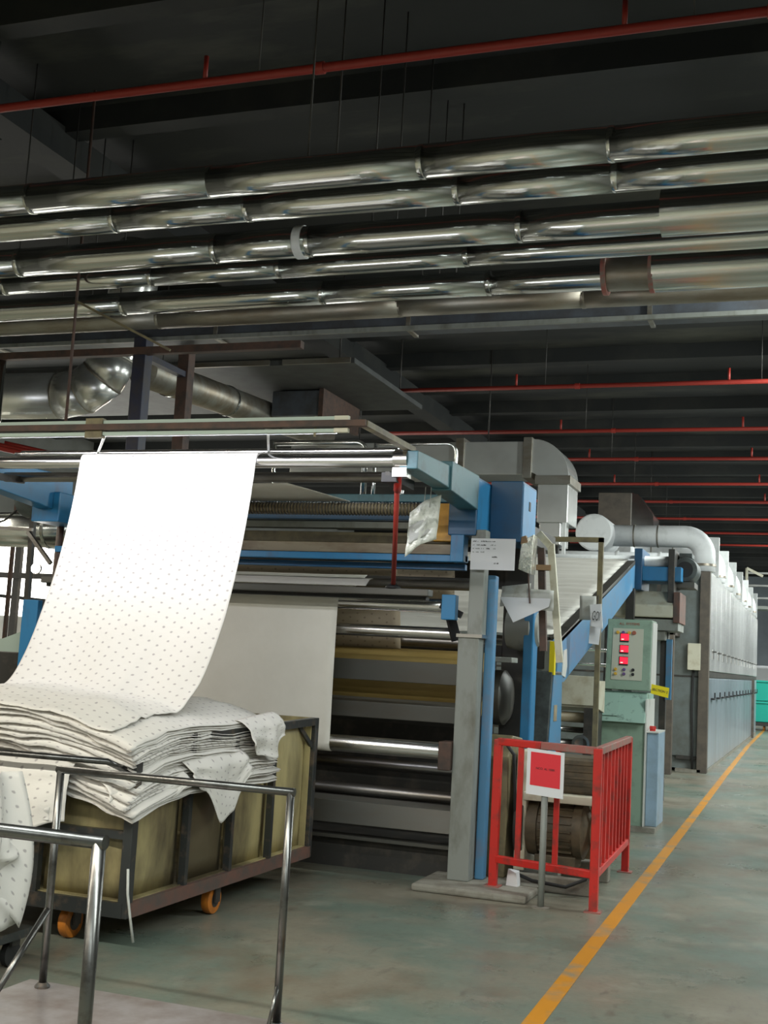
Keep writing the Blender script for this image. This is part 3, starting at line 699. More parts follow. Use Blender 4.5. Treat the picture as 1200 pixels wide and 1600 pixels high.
# ------------------------------------------------------------------ fabric cart
ca = thing('fabric_cart', 'tall yellowed-panel cart on orange casters under the white cloth', 'cart', (-4.1, 6.7, 0))
cx0, cx1, cy0, cy1, cz0, cz1 = -4.95, -3.32, 5.53, 7.86, .17, 1.12
def cp(mb, n, m, bevel=0, parent=None): return mb.build(n, m, parent or ca, bevel)
for (x, y) in ((cx0, cy0), (cx1, cy0), (cx0, cy1), (cx1, cy1)): cp(box(x - .028, x + .028, y - .028, y + .028, cz0, cz1 if y > 6 else .96), 'corner_post', 'cart_steel', .004)
for y in (6.12, 6.66, 7.22): cp(box(cx1 - .02, cx1 + .02, y - .018, y + .018, cz0, cz1 - .04), 'side_post', 'cart_steel')
for x in (-4.42, -3.87): cp(box(x - .018, x + .018, cy0 - .02, cy0 + .02, cz0, .94), 'side_post', 'cart_steel')
cp(box(cx1 - .03, cx1 + .03, cy0, cy1, cz0, cz0 + .075), 'bottom_rail', 'cart_rust')
cp(box(cx0, cx1, cy0 - .03, cy0 + .03, cz0, cz0 + .075), 'bottom_rail', 'cart_steel')
cp(box(cx0 - .03, cx0 + .03, cy0, cy1, cz0, cz0 + .075), 'bottom_rail', 'cart_steel')
cp(box(cx0, cx1, cy1 - .03, cy1 + .03, cz0, cz0 + .075), 'bottom_rail', 'cart_steel')
cp(MB().hexa([(cx1 - .025, 6.3, 1.03), (cx1 + .025, 6.3, 1.03), (cx1 + .025, cy1, cz1 - .05), (cx1 - .025, cy1, cz1 - .05), (cx1 - .025, 6.3, 1.08), (cx1 + .025, 6.3, 1.08), (cx1 + .025, cy1, cz1), (cx1 - .025, cy1, cz1)]), 'top_rail', 'cart_steel')
cp(box(cx0, cx1, cy1 - .025, cy1 + .025, cz1 - .05, cz1), 'top_rail', 'cart_panel')
cp(box(cx0, cx1, cy0 - .025, cy0 + .025, .56, .60), 'mid_rail', 'cart_steel')
cp(box(cx0, cx1, cy0, cy1, cz0 + .05, cz0 + .08), 'bottom', 'cart_panel')
ys = [5.56, 6.10, 6.14, 6.64, 6.68, 7.20, 7.24, 7.83]
for a, b in zip(ys[::2], ys[1::2]):
    cp(MB().grid(lambda u, v, a=a, b=b: (cx1 - .045 + .04 * math.sin(u * 3.14) * math.sin(v * 3.14), a + (b - a) * u, cz0 + .08 + (.82 if a < 6.2 else .86) * v), 8, 8), 'side_panel', 'cart_panel').modifiers.new('s', 'SOLIDIFY').thickness = .006
for a, b in ((-4.92, -4.44), (-4.40, -3.89), (-3.85, -3.35)):
    cp(MB().grid(lambda u, v, a=a, b=b: (a + (b - a) * u, cy0 + .045 - .03 * math.sin(u * 3.14) * math.sin(v * 3.14), cz0 + .08 + .70 * v), 8, 8), 'end_panel', 'cart_panel').modifiers.new('s', 'SOLIDIFY').thickness = .006
cp(box(cx0 + .03, cx0 + .04, cy0, cy1, cz0 + .07, cz1 - .05), 'far_panel', 'cart_panel')
cp(box(cx0, cx1, cy1 - .045, cy1 - .035, cz0 + .07, cz1 - .04), 'end_panel', 'cart_panel')
# push handle
cp(MB().sweep([(-4.9, 5.5, .90), (-4.9, 5.32, .955), (-3.36, 5.32, .965), (-3.36, 5.5, .91)], .017, 12), 'push_handle', 'tube_steel')
cp(MB().bar((-3.36, 7.66, 1.085), (-3.31, 7.86, .90), .02, .03), 'corner_gusset', 'cart_steel')
def caster(x, y, m):
    wv = cp(MB().lathe((x - .028, y, .085), X, [(0, .06), (.004, .082), (.012, .085), (.044, .085), (.052, .082), (.056, .06)], 24), 'caster', m)
    cp(MB().lathe((x - .03, y, .085), X, [(0, .02), (0, .045), (.06, .045), (.06, .02)], 18), 'hub', 'frame_dark', parent=wv)
    cp(MB().box(x - .045, x - .033, y - .03, y + .03, .07, .17).box(x + .033, x + .045, y - .03, y + .03, .07, .17).box(x - .045, x + .045, y - .04, y + .04, .158, .172), 'fork', 'frame_dark', parent=wv)
caster(-3.38, 6.60, 'wheel_orange'); caster(-3.72, 5.66, 'wheel_orange'); caster(-4.8, 5.66, 'wheel_orange'); caster(-4.85, 7.7, 'wheel_orange')
t = MB().sweep([(-3.30, 5.50, .42), (-3.285, 5.49, .30), (-3.27, 5.50, .20), (-3.25, 5.52, .06)], .007, 6)
cp(t, 'loose_rag_strip', 'paper_old')

# ------------------------------------------------------------------ flatbed trolley in the foreground
tr = thing('flatbed_trolley', 'steel tube flatbed trolley with end handles in the foreground', 'trolley', (-2.35, 3.5, 0))
def tp(mb, n, m, bevel=0, parent=None): return mb.build(n, m, parent or tr, bevel)
tp(box(-2.98, -1.80, 2.72, 4.28, .165, .195), 'deck', 'deck_sheet', .004)
for y in (2.74, 4.26): tp(box(-2.98, -1.80, y - .02, y + .02, .115, .165), 'deck_rail', 'cart_steel')
for x in (-2.96, -1.82): tp(box(x - .02, x + .02, 2.74, 4.26, .115, .165), 'deck_rail', 'cart_steel')
def hoop(y, x0, x1, z, r):
    for x in (x0, x1): tp(tube((x, y, .19), (x, y, z), r, 14), 'handle_post', 'tube_steel')
    tp(tube((x0 - r, y, z), (x1 + r, y, z), r, 14), 'handle_bar', 'tube_steel')
    for x in (x0, x1): tp(MB().lathe((x, y, .195), Z, [(0, .03), (.008, .03), (.02, r + .002)], 14), 'weld_collar', 'cart_steel')
hoop(4.2, -2.865, -1.85, 1.04, .0155); hoop(2.82, -2.87, -1.785, 1.03, .019)
tp(tube((-1.85, 4.2, .36), (-1.85, 4.12, .2), .008, 8), 'brace', 'tube_steel'); tp(tube((-2.865, 4.2, .5), (-2.865, 3.86, .2), .013, 8), 'brace', 'tube_steel')
for x in (-2.85, -1.93):
    for y in (2.9, 4.1):
        wv = tp(MB().lathe((x - .02, y, .055), X, [(0, .04), (.005, .055), (.035, .055), (.04, .04)], 18), 'caster', 'rubber')
        tp(box(x - .03, x + .03, y - .03, y + .03, .095, .118), 'fork', 'frame_dark', parent=wv)

# second trolley with heaped cloth at the left edge
t2 = thing('heaped_fabric', 'crumpled off-white fabric heap at the left edge behind the trolley handle', 'fabric', (-3.75, 4.75, .2))
def heap(u, v):
    a = (u - .5) * math.pi * 1.15; p = v
    rad = .42 + .09 * nz(u * 9, v * 5, 3) + .03 * nz(u * 22, v * 12, 6) + .035 * math.sin(u * 26 + 5 * v) * (.3 + .7 * (1 - p)) + .06 * (1 - p)
    zz = .20 + .82 * p ** .85 + .05 * nz(u * 5, v * 5, 8) + .05 * (1 - p) * math.sin(u * 9)
    rad *= math.sqrt(max(.0, 1 - (p * .985) ** 5))
    return (-4.02 + rad * 1.05 * math.cos(a - .55), 4.72 + rad * .9 * math.sin(a - .55), zz)
MB().grid(heap, 70, 40, lambda u, v: (u * 1.8, v * .9)).build('heap', 'cloth_dot', t2, solid=.003)
def heap2(u, v):
    y = 4.42 + .55 * u; return (-3.62 + .10 * math.sin(v * 2.2) + .03 * math.sin(u * 13 + v * 3), y, .92 - v * (.62 + .10 * math.sin(u * 7 + 1)) )
MB().grid(heap2, 24, 24, lambda u, v: (u * .6, v * .7)).build('drape', 'cloth_dot', t2, solid=.003)
t3 = thing('cloth_truck', 'low steel truck frame under the heaped fabric at the left edge', 'trolley', (-3.8, 4.75, 0))
box(-4.7, -3.55, 4.35, 5.1, .14, .18).build('deck', 'cart_steel', t3)
for (x, y) in ((-3.62, 4.42), (-3.62, 5.02), (-4.6, 4.42), (-4.6, 5.02)):
    MB().lathe((x - .02, y, .06), X, [(0, .045), (.005, .06), (.035, .06), (.04, .045)], 18).build('caster', 'rubber', t3)
    box(x - .03, x + .03, y - .03, y + .03, .10, .142).build('fork', 'frame_dark', t3)
MB().sweep([(-3.57, 4.42, .16), (-3.53, 4.38, .3), (-3.49, 4.36, .55)], .014, 8).build('stanchion', 'tube_steel', t3)

# ------------------------------------------------------------------ red barrier with caution card
rb = thing('red_barrier', 'red tubular steel guard rail around the motor beside the aisle', 'barrier', (-1.7, 8.8, 0))
def rp(mb, n, m, bevel=0, parent=None): return mb.build(n, m, parent or rb, bevel)
A, B, Cc = Vector((-2.09, 8.27, 0)), Vector((-1.36, 8.06, 0)), Vector((-1.415, 9.80, 0))
for p, z0, m in ((A, .05, 'red_paint'), (B, 0, 'red_worn'), (Cc, 0, 'red_worn')):
    rp(MB().bar((p.x, p.y, z0), (p.x, p.y, 1.045), .055, .055), 'post', 'red_paint', .004)
    rp(box(p.x - .055, p.x + .055, p.y - .055, p.y + .055, z0, z0 + .008), 'foot_plate', 'red_worn')
def at_z(p, z): return (p.x, p.y, z)
rp(MB().bar(at_z(A, 1.03), at_z(A.lerp(B, .45), 1.03), .05, .05), 'top_rail', 'red_paint', .006)
rp(MB().bar(at_z(A.lerp(B, .45), 1.03), at_z(B, 1.03), .05, .05), 'worn_top_rail', 'red_worn', .006, )
rp(MB().bar(at_z(B, 1.03), at_z(Cc, 1.03), .05, .05), 'top_rail', 'red_worn', .006)
rp(MB().bar(at_z(A, .235), at_z(B, .235), .045, .05), 'bottom_rail', 'red_paint', .006)
rp(MB().bar(at_z(B, .235), at_z(Cc, .235), .045, .05), 'bottom_rail', 'red_paint', .006)
for s in (.24, .615): p = A.lerp(B, s); rp(MB().bar(at_z(p, .24), at_z(p, 1.01), .034, .034), 'bar', 'red_paint')
for k in range(1, 9): p = B.lerp(Cc, k / 9); rp(MB().bar(at_z(p, .24), at_z(p, 1.01), .03, .03), 'bar', 'red_paint')
sg = thing('caution_sign', 'red and white card on a thin green-grey post before the barrier', 'sign', (-1.69, 7.98, 0))
tube((-1.69, 7.98, 0), (-1.69, 7.98, .78), .022, 14).build('post', 'frame_grey', sg)
MB().lathe((-1.69, 7.98, 0), Z, [(0, .06), (.006, .06), (.01, .03)], 16).build('foot', 'concrete', sg)
MB().hexa([(-1.812, 7.955, .725), (-1.562, 7.945, .71), (-1.562, 7.953, .71), (-1.812, 7.963, .725), (-1.812, 7.955, 1.022), (-1.562, 7.945, 1.007), (-1.562, 7.953, 1.007), (-1.812, 7.963, 1.022)]).build('card', 'paper', sg)
MB().hexa([(-1.787, 7.9515, .785), (-1.585, 7.9435, .772), (-1.585, 7.946, .772), (-1.787, 7.954, .785), (-1.787, 7.9515, 1.0), (-1.585, 7.9435, .99), (-1.585, 7.946, .99), (-1.787, 7.954, 1.0)]).build('print', 'print_red', sg)
text('lettering', 'NCO. AL 10BR', .020, (-1.686, 7.9465, .892), (R(90), R(3), R(-2)), 'black', sg)
# motor and gearbox behind the barrier
mt = thing('drive_motor', 'dirty brown electric drive motor and gearbox behind the red barrier', 'motor', (-1.75, 9, 0))
def mp(mb, n, m, bevel=0, parent=None): return mb.build(n, m, parent or mt, bevel)
mp(box(-2.05, -1.45, 8.55, 8.62, .0, .11), 'bed_rail', 'concrete', .01)
mp(box(-2.05, -1.45, 9.2, 9.3, .0, .14), 'bed_rail', 'concrete', .01)
body = MB().lathe((-2.0, 8.9, .40), X, [(0, .10), (.02, .20), (.10, .21), (.10, .19), (.36, .19), (.36, .205), (.42, .205), (.46, .12), (.52, .06), (.56, .06)], 32)
mb_ = mp(body, 'motor_body', 'motor_brown')
for k in range(22):
    a = 2 * math.pi * k / 22
    mp(MB().bar((-1.89, 8.9 + .195 * math.cos(a), .40 + .195 * math.sin(a)), (-1.65, 8.9 + .195 * math.cos(a), .40 + .195 * math.sin(a)), .008, .022, up=(0, math.cos(a), math.sin(a))), 'fin', 'motor_brown', parent=mb_)
mp(box(-1.92, -1.62, 8.78, 9.02, .13, .22), 'motor_foot', 'motor_brown', .006)
mp(MB().lathe((-2.06, 8.9, .40), X, [(0, .02), (0, .24), (.03, .25), (.06, .24), (.06, .02)], 32), 'pulley', 'frame_dark')
mp(MB().lathe((-1.53, 8.9, .40), X, [(0, .1), (.02, .13), (.07, .13), (.09, .08)], 24), 'coupling', 'tan')
mp(box(-2.0, -1.45, 8.70, 9.25, .60, .66), 'bracket_shelf', 'cream', .006)
gb = mp(box(-1.84, -1.48, 8.82, 9.2, .66, .92), 'gearbox', 'motor_brown', .02)
for z in (.72, .77, .82, .87): mp(box(-1.85, -1.47, 8.81, 9.21, z, z + .015), 'rib', 'motor_brown', parent=gb)
mp(box(-2.06, -1.98, 8.72, 9.1, .10, .95), 'bracket_leg', 'cream', .01)
mp(MB().sweep([(-2.0, 8.45, .13), (-1.85, 8.42, .09), (-1.62, 8.44, .07), (-1.50, 8.52, .12), (-1.47, 8.7, .25)], .013, 8), 'cable', 'rubber')
mp(MB().prism([(-1.62, .18), (-1.50, .18), (-1.47, .62), (-1.56, .62)], 'y', 9.05, 9.09), 'stay', 'tan')
tag(MB().hexa([(-2.02, 8.36, .05), (-1.93, 8.34, .05), (-1.93, 8.42, .05), (-2.02, 8.43, .05), (-2.01, 8.37, .16), (-1.95, 8.35, .14), (-1.94, 8.41, .15), (-2.0, 8.42, .155)]).build('litter', 'paper'), 'small white crumpled scrap on the plinth behind the barrier', 'scrap')

# ------------------------------------------------------------------ inclined conveyor
cv = thing('inclined_conveyor', 'blue inclined conveyor frame climbing towards the oven', 'conveyor', (-3.5, 12.8, 0))
def vp(mb, n, m, bevel=0, parent=None): return mb.build(n, m, parent or cv, bevel)
def cz(y): return 1.78 + (y - 10.7) * .252
side = [(10.62, 1.42), (10.62, 1.80), (15.2, cz(15.2)), (15.2, cz(15.2) - .30), (13.2, cz(13.2) - .36), (10.95, 1.44)]
vp(MB().prism(side, 'x', -2.24, -2.18), 'side_plate', 'blue_pale', .006)
vp(MB().prism(side, 'x', -4.98, -4.92), 'side_plate', 'blue_pale', .006)
for x in (-2.23, -4.95): vp(MB().bar((x, 10.75, cz(10.75) + .02), (x, 15.2, cz(15.2) + .02), .10, .05), 'edge_rail', 'plate_grey', .004)
vp(MB().prism([(10.80, 1.50), (10.85, 1.72), (10.98, 1.74), (11.02, 1.58), (10.95, 1.48)], 'x', -2.178, -2.17), 'access_plate', 'cab_side')
vp(MB().prism([(10.1, 0), (10.36, 1.53), (10.75, 1.53), (10.85, 0)], 'x', -2.42, -2.165), 'pedestal', 'motor_grey', .01)
vp(MB().prism([(10.12, .02), (10.375, 1.50), (10.74, 1.50), (10.83, .02)], 'x', -2.164, -2.158), 'pedestal_cover', 'blue_pale')
vp(box(-2.1575, -2.154, 10.42, 10.55, 1.10, 1.24), 'label_plate', 'tan')
vp(box(-2.20, -2.155, 10.36, 10.42, 1.50, 1.79), 'warning_strip', 'yellow')
vp(box(-2.55, -2.22, 10.5, 10.75, 1.52, 1.80), 'junction_box', 'frame_grey', .008)
vp(box(-2.50, -2.27, 10.485, 10.5, 1.55, 1.77), 'junction_cover', 'frame_dark')
for y, h in ((13.6, 2.15), (15.1, 2.6)):
    for x in (-2.21, -4.95): vp(box(x - .05, x + .05, y - .05, y + .05, 0, h), 'leg', 'frame_dark')
for y in (11.0, 12.0, 13.0, 14.0, 15.1): vp(tube((-4.92, y, cz(y) - .06), (-2.24, y, cz(y) - .06), .045, 14), 'idler_roller', 'steel_dark')
cf = thing('conveyor_fabric', 'white creased fabric lying on the inclined conveyor', 'fabric', (-3.5, 13, 1.8))
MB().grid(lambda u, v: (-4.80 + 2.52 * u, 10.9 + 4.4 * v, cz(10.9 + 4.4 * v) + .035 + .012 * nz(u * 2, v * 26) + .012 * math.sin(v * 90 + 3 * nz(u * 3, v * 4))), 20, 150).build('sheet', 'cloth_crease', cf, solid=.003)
# machinery under the conveyor
um = thing('under_conveyor_rollers', 'dark roller stand with cream trough beneath the conveyor', 'machine', (-3, 11.8, 0))
box(-2.75, -1.98, 11.6, 11.62, 1.22, 1.50).build('trough_front', 'cream', um, bevel=.004)
MB().prism([(11.62, 1.2), (11.62, 1.46), (12.0, 1.46), (12.0, 1.15)], 'x', -2.75, -1.98).build('trough', 'cream', um)
for z, r, m in ((1.10, .05, 'tan'), (.98, .03, 'steel'), (.84, .05, 'steel_dark'), (.68, .06, 'steel_dark')):
    tube((-4.5, 11.7, z), (-2.02, 11.7, z), r, 16).build('roller', m, um)
MB().lathe((-2.12, 11.66, .86), (0, -1, 0), [(0, .02), (0, .085), (.12, .085), (.12, .06), (.02, .06), (.02, .01)], 20).build('pipe_end', 'steel', um)
box(-2.10, -2.0, 11.55, 12.0, .0, 1.2).build('side_plate', 'frame_dark', um)
box(-4.6, -4.5, 11.55, 12.0, .0, 1.2).build('side_plate', 'frame_dark', um)
for z in (1.62, 1.78): tube((-4.6, 13.2, z), (-1.95, 13.2, z), .018, 10).build('rail', 'steel', um)
for x in (-4.55, -2.0): box(x - .03, x + .03, 13.17, 13.23, 0, 1.9).build('rail_post', 'frame_dark', um)
# brown portal with hanging tags
bp_ = thing('brown_portal', 'thin olive-brown square tube portal before the conveyor', 'frame', (-2.1, 11, 0))
box(-1.915, -1.87, 10.98, 11.02, 0, 2.77).build('post', 'olive', bp_)
box(-2.42, -1.87, 10.98, 11.02, 2.73, 2.775).build('top_bar', 'olive', bp_)
box(-2.42, -2.375, 9.95, 10.98, 2.73, 2.775).build('tie_bar', 'olive', bp_)
box(-2.42, -2.375, 9.95, 10.0, 2.66, 2.73).build('foot', 'olive', bp_)
tg = thing('hanging_tag', 'white plastic tags with black lettering tied to the brown portal', 'tag', (-1.93, 10.9, 1.9))
MB().grid(lambda u, v: (-2.06 + .15 * u, 10.95 - .02 * v + .01 * nz(u * 3, v * 3), 2.01 + .22 * v), 5, 5).build('pouch', 'paper_old', tg, solid=.004)
MB().hexa([(-1.945, 10.90, 1.955), (-1.835, 10.89, 1.935), (-1.835, 10.905, 1.935), (-1.945, 10.915, 1.955), (-1.965, 10.92, 2.15), (-1.86, 10.91, 2.16), (-1.86, 10.925, 2.16), (-1.965, 10.935, 2.15)]).build('card', 'paper', tg)
MB().hexa([(-1.965, 10.93, 1.80), (-1.875, 10.93, 1.79), (-1.875, 10.94, 1.79), (-1.965, 10.94, 1.80), (-1.96, 10.94, 2.0), (-1.86, 10.94, 2.0), (-1.86, 10.95, 2.0), (-1.96, 10.95, 2.0)]).build('long_card', 'paper', tg)
o = text('lettering', 'GOI', .058, (-1.900, 10.896, 2.045), (R(84), R(6), 0), 'ink', tg); o.scale = (.72, 2.1, 1)
tube((-1.90, 10.95, 2.15), (-1.90, 10.99, 2.26), .004, 6).build('string', 'ink', tg)

# ------------------------------------------------------------------ control cabinet
cc = thing('control_cabinet', 'pale green control desk with three red digital displays', 'control panel', (-1.85, 12.5, 0))
def kp(mb, n, m, bevel=0, parent=None): return mb.build(n, m, parent or cc, bevel)
kp(box(-2.17, -1.63, 12.38, 12.95, .0, 1.06), 'body', 'green_cab', .008)
kp(MB().prism([(12.30, 1.06), (12.47, 1.36), (12.95, 1.36), (12.95, 1.06)], 'x', -2.18, -1.625), 'desk', 'green_desk', .01)
kp(MB().hexa([(-2.155, 12.315, 1.12), (-1.90, 12.315, 1.12), (-1.90, 12.33, 1.12), (-2.155, 12.33, 1.12), (-2.145, 12.448, 1.345), (-1.90, 12.448, 1.345), (-1.90, 12.46, 1.345), (-2.145, 12.46, 1.345)]), 'desk_lid', 'green_desk')
up = kp(MB().prism([(12.42, 1.38), (12.50, 2.10), (12.86, 2.10), (12.86, 1.38)], 'x', -2.055, -1.60), 'display_box', 'green_cab', .01)
kp(MB().prism([(12.44, 1.40), (12.515, 2.08), (12.84, 2.08), (12.84, 1.40)], 'x', -1.60, -1.592), 'side_cover', 'cab_side')
def fy(z): return 12.42 + (z - 1.38) * .111
def onf(x0, x1, z0, z1, d=.006, n='panel', m='panel_cream', parent=None):
    return kp(MB().hexa([(x0, fy(z0) - d, z0), (x1, fy(z0) - d, z0), (x1, fy(z0) + .004, z0), (x0, fy(z0) + .004, z0), (x0, fy(z1) - d, z1), (x1, fy(z1) - d, z1), (x1, fy(z1) + .004, z1), (x0, fy(z1) + .004, z1)]), n, m, parent=parent)
onf(-1.995, -1.685, 1.48, 2.005)
for k, z in enumerate((1.87, 1.75, 1.632)):
    bz = onf(-1.920, -1.830, z - .005, z + .085, .012, 'display_bezel', 'black', up)
    onf(-1.913, -1.832, z + .012, z + .078, .014, 'display', 'led', up)
    onf(-1.905, -1.880, z + .018, z + .028, .0155, 'digits', 'led_text', up)
def knob(x, z, r, m): kp(MB().lathe((x, fy(z) - .004, z), (0, -1, .1), [(0, r * 1.1), (.006, r * 1.1), (.008, r), (.022, r * .9)], 14), 'button', m, parent=up)
for x, m in ((-1.945, 'amber'), (-1.89, 'purple'), (-1.83, 'amber'), (-1.78, 'brownred')): knob(x, 1.962, .016 if m != 'brownred' else .02, m)
for x, m in ((-1.95, 'amber'), (-1.865, 'purple'), (-1.775, 'black')):
    for z in (1.585, 1.54): knob(x, z, .015, m)
o = text('lettering', 'A.L. SYSTEMS', .036, (-1.83, fy(2.05) - .003, 2.052), (R(84), 0, 0), 'brownred', up)
kp(box(-1.63, -1.615, 12.36, 12.97, .0, 1.3), 'edge_strip', 'cab_side')
sb_ = kp(box(-1.612, -1.50, 12.42, 12.95, .05, .97), 'side_cabinet', 'blue_cab', .006)
kp(box(-1.615, -1.50, 12.40, 12.97, .97, .985), 'side_cabinet_top', 'cab_side', parent=sb_)
kp(MB().lathe((-1.57, 12.5, .985), Z, [(0, .03), (.02, .03), (.022, .035), (.05, .03)], 16), 'emergency_stop', 'red_paint', parent=sb_)
kp(box(-2.2, -1.50, 12.3, 13.0, 0, .05), 'base', 'concrete')
kp(MB().hexa([(-1.592, 12.44, 1.36), (-1.42, 12.44, 1.325), (-1.42, 12.45, 1.325), (-1.592, 12.45, 1.36), (-1.585, 12.44, 1.455), (-1.41, 12.44, 1.425), (-1.41, 12.45, 1.425), (-1.585, 12.45, 1.455)]), 'yellow_tag', 'yellow')
text('lettering', 'SECTION 2', .032, (-1.50, 12.436, 1.392), (R(90), R(10), 0), 'ink', cc)

# ------------------------------------------------------------------ conveyor head with motor and blower box
hd = thing('delivery_drive_unit', 'blue conveyor head with dark motor above a cream slanted hood', 'machine', (-2, 15.6, 0))
def hp(mb, n, m, bevel=0): return mb.build(n, m, hd, bevel)
hp(box(-2.18, -1.62, 15.3, 15.9, 2.72, 2.90), 'bed', 'blue', .01)
hp(tube((-4.9, 15.5, 2.98), (-1.75, 15.5, 2.98), .07, 18), 'head_roller', 'white_paint')
hp(tube((-2.14, 15.42, 2.83), (-1.72, 15.42, 2.83), .016, 10), 'rod', 'steel')
hp(box(-2.20, -2.10, 15.25, 15.95, 2.6, 3.12), 'side_plate', 'blue_deep', .008)
hp(box(-1.78, -1.70, 15.25, 15.95, 2.45, 3.12), 'side_plate', 'frame_dark', .008)
hp(MB().lathe((-1.60, 15.5, 2.89), Y, [(0, .08), (.01, .15), (.06, .16), (.4, .16), (.42, .12)], 24), 'motor', 'motor_grey')
hp(MB().lathe((-1.60, 15.49, 2.89), Y, [(0, .10), (.012, .10)], 24), 'motor_fan_cover', 'black')
hp(box(-1.68, -1.52, 15.55, 15.85, 3.04, 3.10), 'terminal_box', 'motor_grey', .006)
hp(box(-1.72, -1.48, 15.5, 15.95, 2.66, 2.73), 'motor_plate', 'plate_grey')
hp(MB().prism([(15.2, 2.26), (15.2, 2.41), (15.5, 2.60), (15.9, 2.60), (15.9, 2.26)], 'x', -2.46, -1.70), 'slanted_hood', 'cream', .015)
hp(box(-1.70, -1.62, 15.2, 15.9, 2.20, 2.58), 'hood_end', 'cart_rust', .006)
hp(box(-2.3, -1.64, 15.25, 15.9, 2.10, 2.24), 'hood_support', 'frame_grey', .006)
hp(box(-2.12, -1.80, 15.3, 15.8, 1.98, 2.10), 'hopper', 'frame_grey', .01)
for x in (-2.3, -1.84): hp(box(x - .04, x + .04, 15.5, 15.6, 0, 2.1), 'leg', 'frame_dark')
hp(box(-1.80, -1.73, 15.45, 15.5, 1.25, 2.0), 'blue_strip', 'blue_pale')

# ------------------------------------------------------------------ oven
ov = thing('drying_oven', 'long stainless drying oven with ranks of upper and lower doors', 'oven', (-4, 28, 0))
def op(mb, n, m, bevel=0, parent=None): return mb.build(n, m, parent or ov, bevel)
OX, OY0, OY1, OT = -1.70, 20.6, 37.0, 3.32
op(box(-6.3, OX - .06, OY0 + .05, OY1, .05, OT - .02), 'body', 'oven_front')
op(box(-6.3, OX - .12, OY0, OY0 + .06, .25, OT), 'front_wall', 'oven_front', .006)
op(box(-6.3, OX - .12, OY0 - .005, OY0 + .01, 1.54, 1.57), 'front_seam', 'frame_dark')
op(box(OX - .16, OX + .0, OY0 - .1, OY0 + .07, 0, OT - .02), 'corner_post', 'oven_post', .006)
op(box(-2.34, -2.18, OY0 - .9, OY0 - .74, 0, 2.3), 'front_post', 'oven_post', .006)
op(box(-2.34, -2.18, OY0 - .9, OY0, 2.2, 2.32), 'post_tie', 'oven_post')
op(box(-2.04, -1.83, OY0 - .12, OY0, 1.66, 2.10), 'junction_box', 'cream', .01)
op(MB().sweep([(-1.95, OY0 - .03, 1.66), (-1.96, OY0 - .03, 1.0), (-1.94, OY0 - .03, .5), (-1.93, OY0 - .06, .02)], .02, 8), 'cable', 'rubber')
op(box(-2.2, OX - .1, OY0 - .1, OY0 + .05, .0, .05), 'sill', 'concrete')
op(box(-2.2, OX - .14, OY0 - .02, OY0 + .04, .20, .26), 'kick_rail', 'frame_dark')
nmod = 7; ml = (OY1 - OY0 - .1) / nmod
um_ = lm_ = None
for k in range(nmod):
    y0 = OY0 + .08 + k * ml; y1 = y0 + ml
    for h in (0, 1):
        a = y0 + h * ml / 2 + .01; b = a + ml / 2 - .02
        ud = op(box(OX - .05, OX, a, b, 1.66, OT - .01), 'upper_door', 'oven_steel', .008)
        op(box(OX, OX + .05, (a + b) / 2 - .05, (a + b) / 2 + .2, 1.98, 2.0), 'handle', 'frame_dark', parent=ud)
        op(box(OX, OX + .012, (a + b) / 2 - .02, (a + b) / 2 + .12, 1.86, 2.03), 'latch_plate', 'steel', parent=ud)
        ld = op(box(OX - .05, OX - .005, a, b, .06, 1.54), 'lower_door', 'oven_lower', .008)
        op(box(OX - .005, OX + .05, (a + b) / 2 - .15, (a + b) / 2 + .15, 1.18, 1.21), 'handle', 'black', parent=ld)
        op(box(OX + .03, OX + .05, (a + b) / 2 + .12, (a + b) / 2 + .15, 1.18, 1.30), 'lever', 'black', parent=ld)
op(box(OX - .07, OX - .01, OY0, OY1, 1.55, 1.65), 'ledge', 'frame_dark')
op(box(OX - .12, OX + .06, OY1 - 2.6, OY1 - 2.45, 0, 1.58), 'support_post', 'oven_post')
op(box(OX - .07, OX + .0, OY0, OY1, 0, .05), 'kerb', 'concrete')
# lagged riser ducts, one to each oven chamber
labs = ['nearest white lagged duct with round drum end over the oven', 'second white lagged elbow duct along the oven top', 'third white lagged elbow duct along the oven top', 'fourth white lagged elbow duct along the oven top', 'fifth white lagged elbow duct along the oven top', 'sixth white lagged elbow duct along the oven top', 'farthest white lagged elbow duct along the oven top']
for k in range(nmod):
    y = 20.75 + k * ml
    t = thing('lagged_duct', labs[k], 'duct', (-2.6, y, 3.3), 'white lagged ducts over the oven')
    zc = 3.90 if k == 0 else 3.86
    ps = [(-3.45, y, zc), (-2.15, y, zc)] + arc((-2.15, y, zc - .32), X, Z, .32, 90, 0, 8)[1:] + [(-1.83, y, 3.31)]
    MB().sweep(ps, .185, 22).build('elbow', 'lagging', t)
    for x in (-3.0, -2.6): MB().lathe((x, y, zc), X, [(-.012, .185), (-.012, .195), (.012, .195), (.012, .185)], 22).build('strap', 'galv_dull', t)
    MB().lathe((-1.83, y, 3.42), Z, [(-.02, .185), (-.02, .2), (.02, .2), (.02, .185)], 22).build('strap', 'galv_dull', t)
    MB().lathe((-3.62, y - .5, zc), Y, [(0, .29), (.02, .315), (1.0 if k else 1.0, .315), (1.02, .29)], 28).build('drum', 'lagging', t)
    MB().lathe((-3.62, y + .1, 3.31), Z, [(0, .14), (.30, .14)], 18).build('drum_leg', 'galv', t)
    fl = box(-1.90, -1.66, y + .9, y + 1.0, 3.31, 4.0).build('rib_plate', 'white_paint', t)
t = thing('lower_header', 'horizontal white lagged header pipe at the oven mouth', 'pipe', (-3, 20.3, 3.4))
MB().sweep([(-5.5, 20.25, 3.42), (-2.2, 20.25, 3.42)], .15, 20).build('pipe', 'lagging', t)
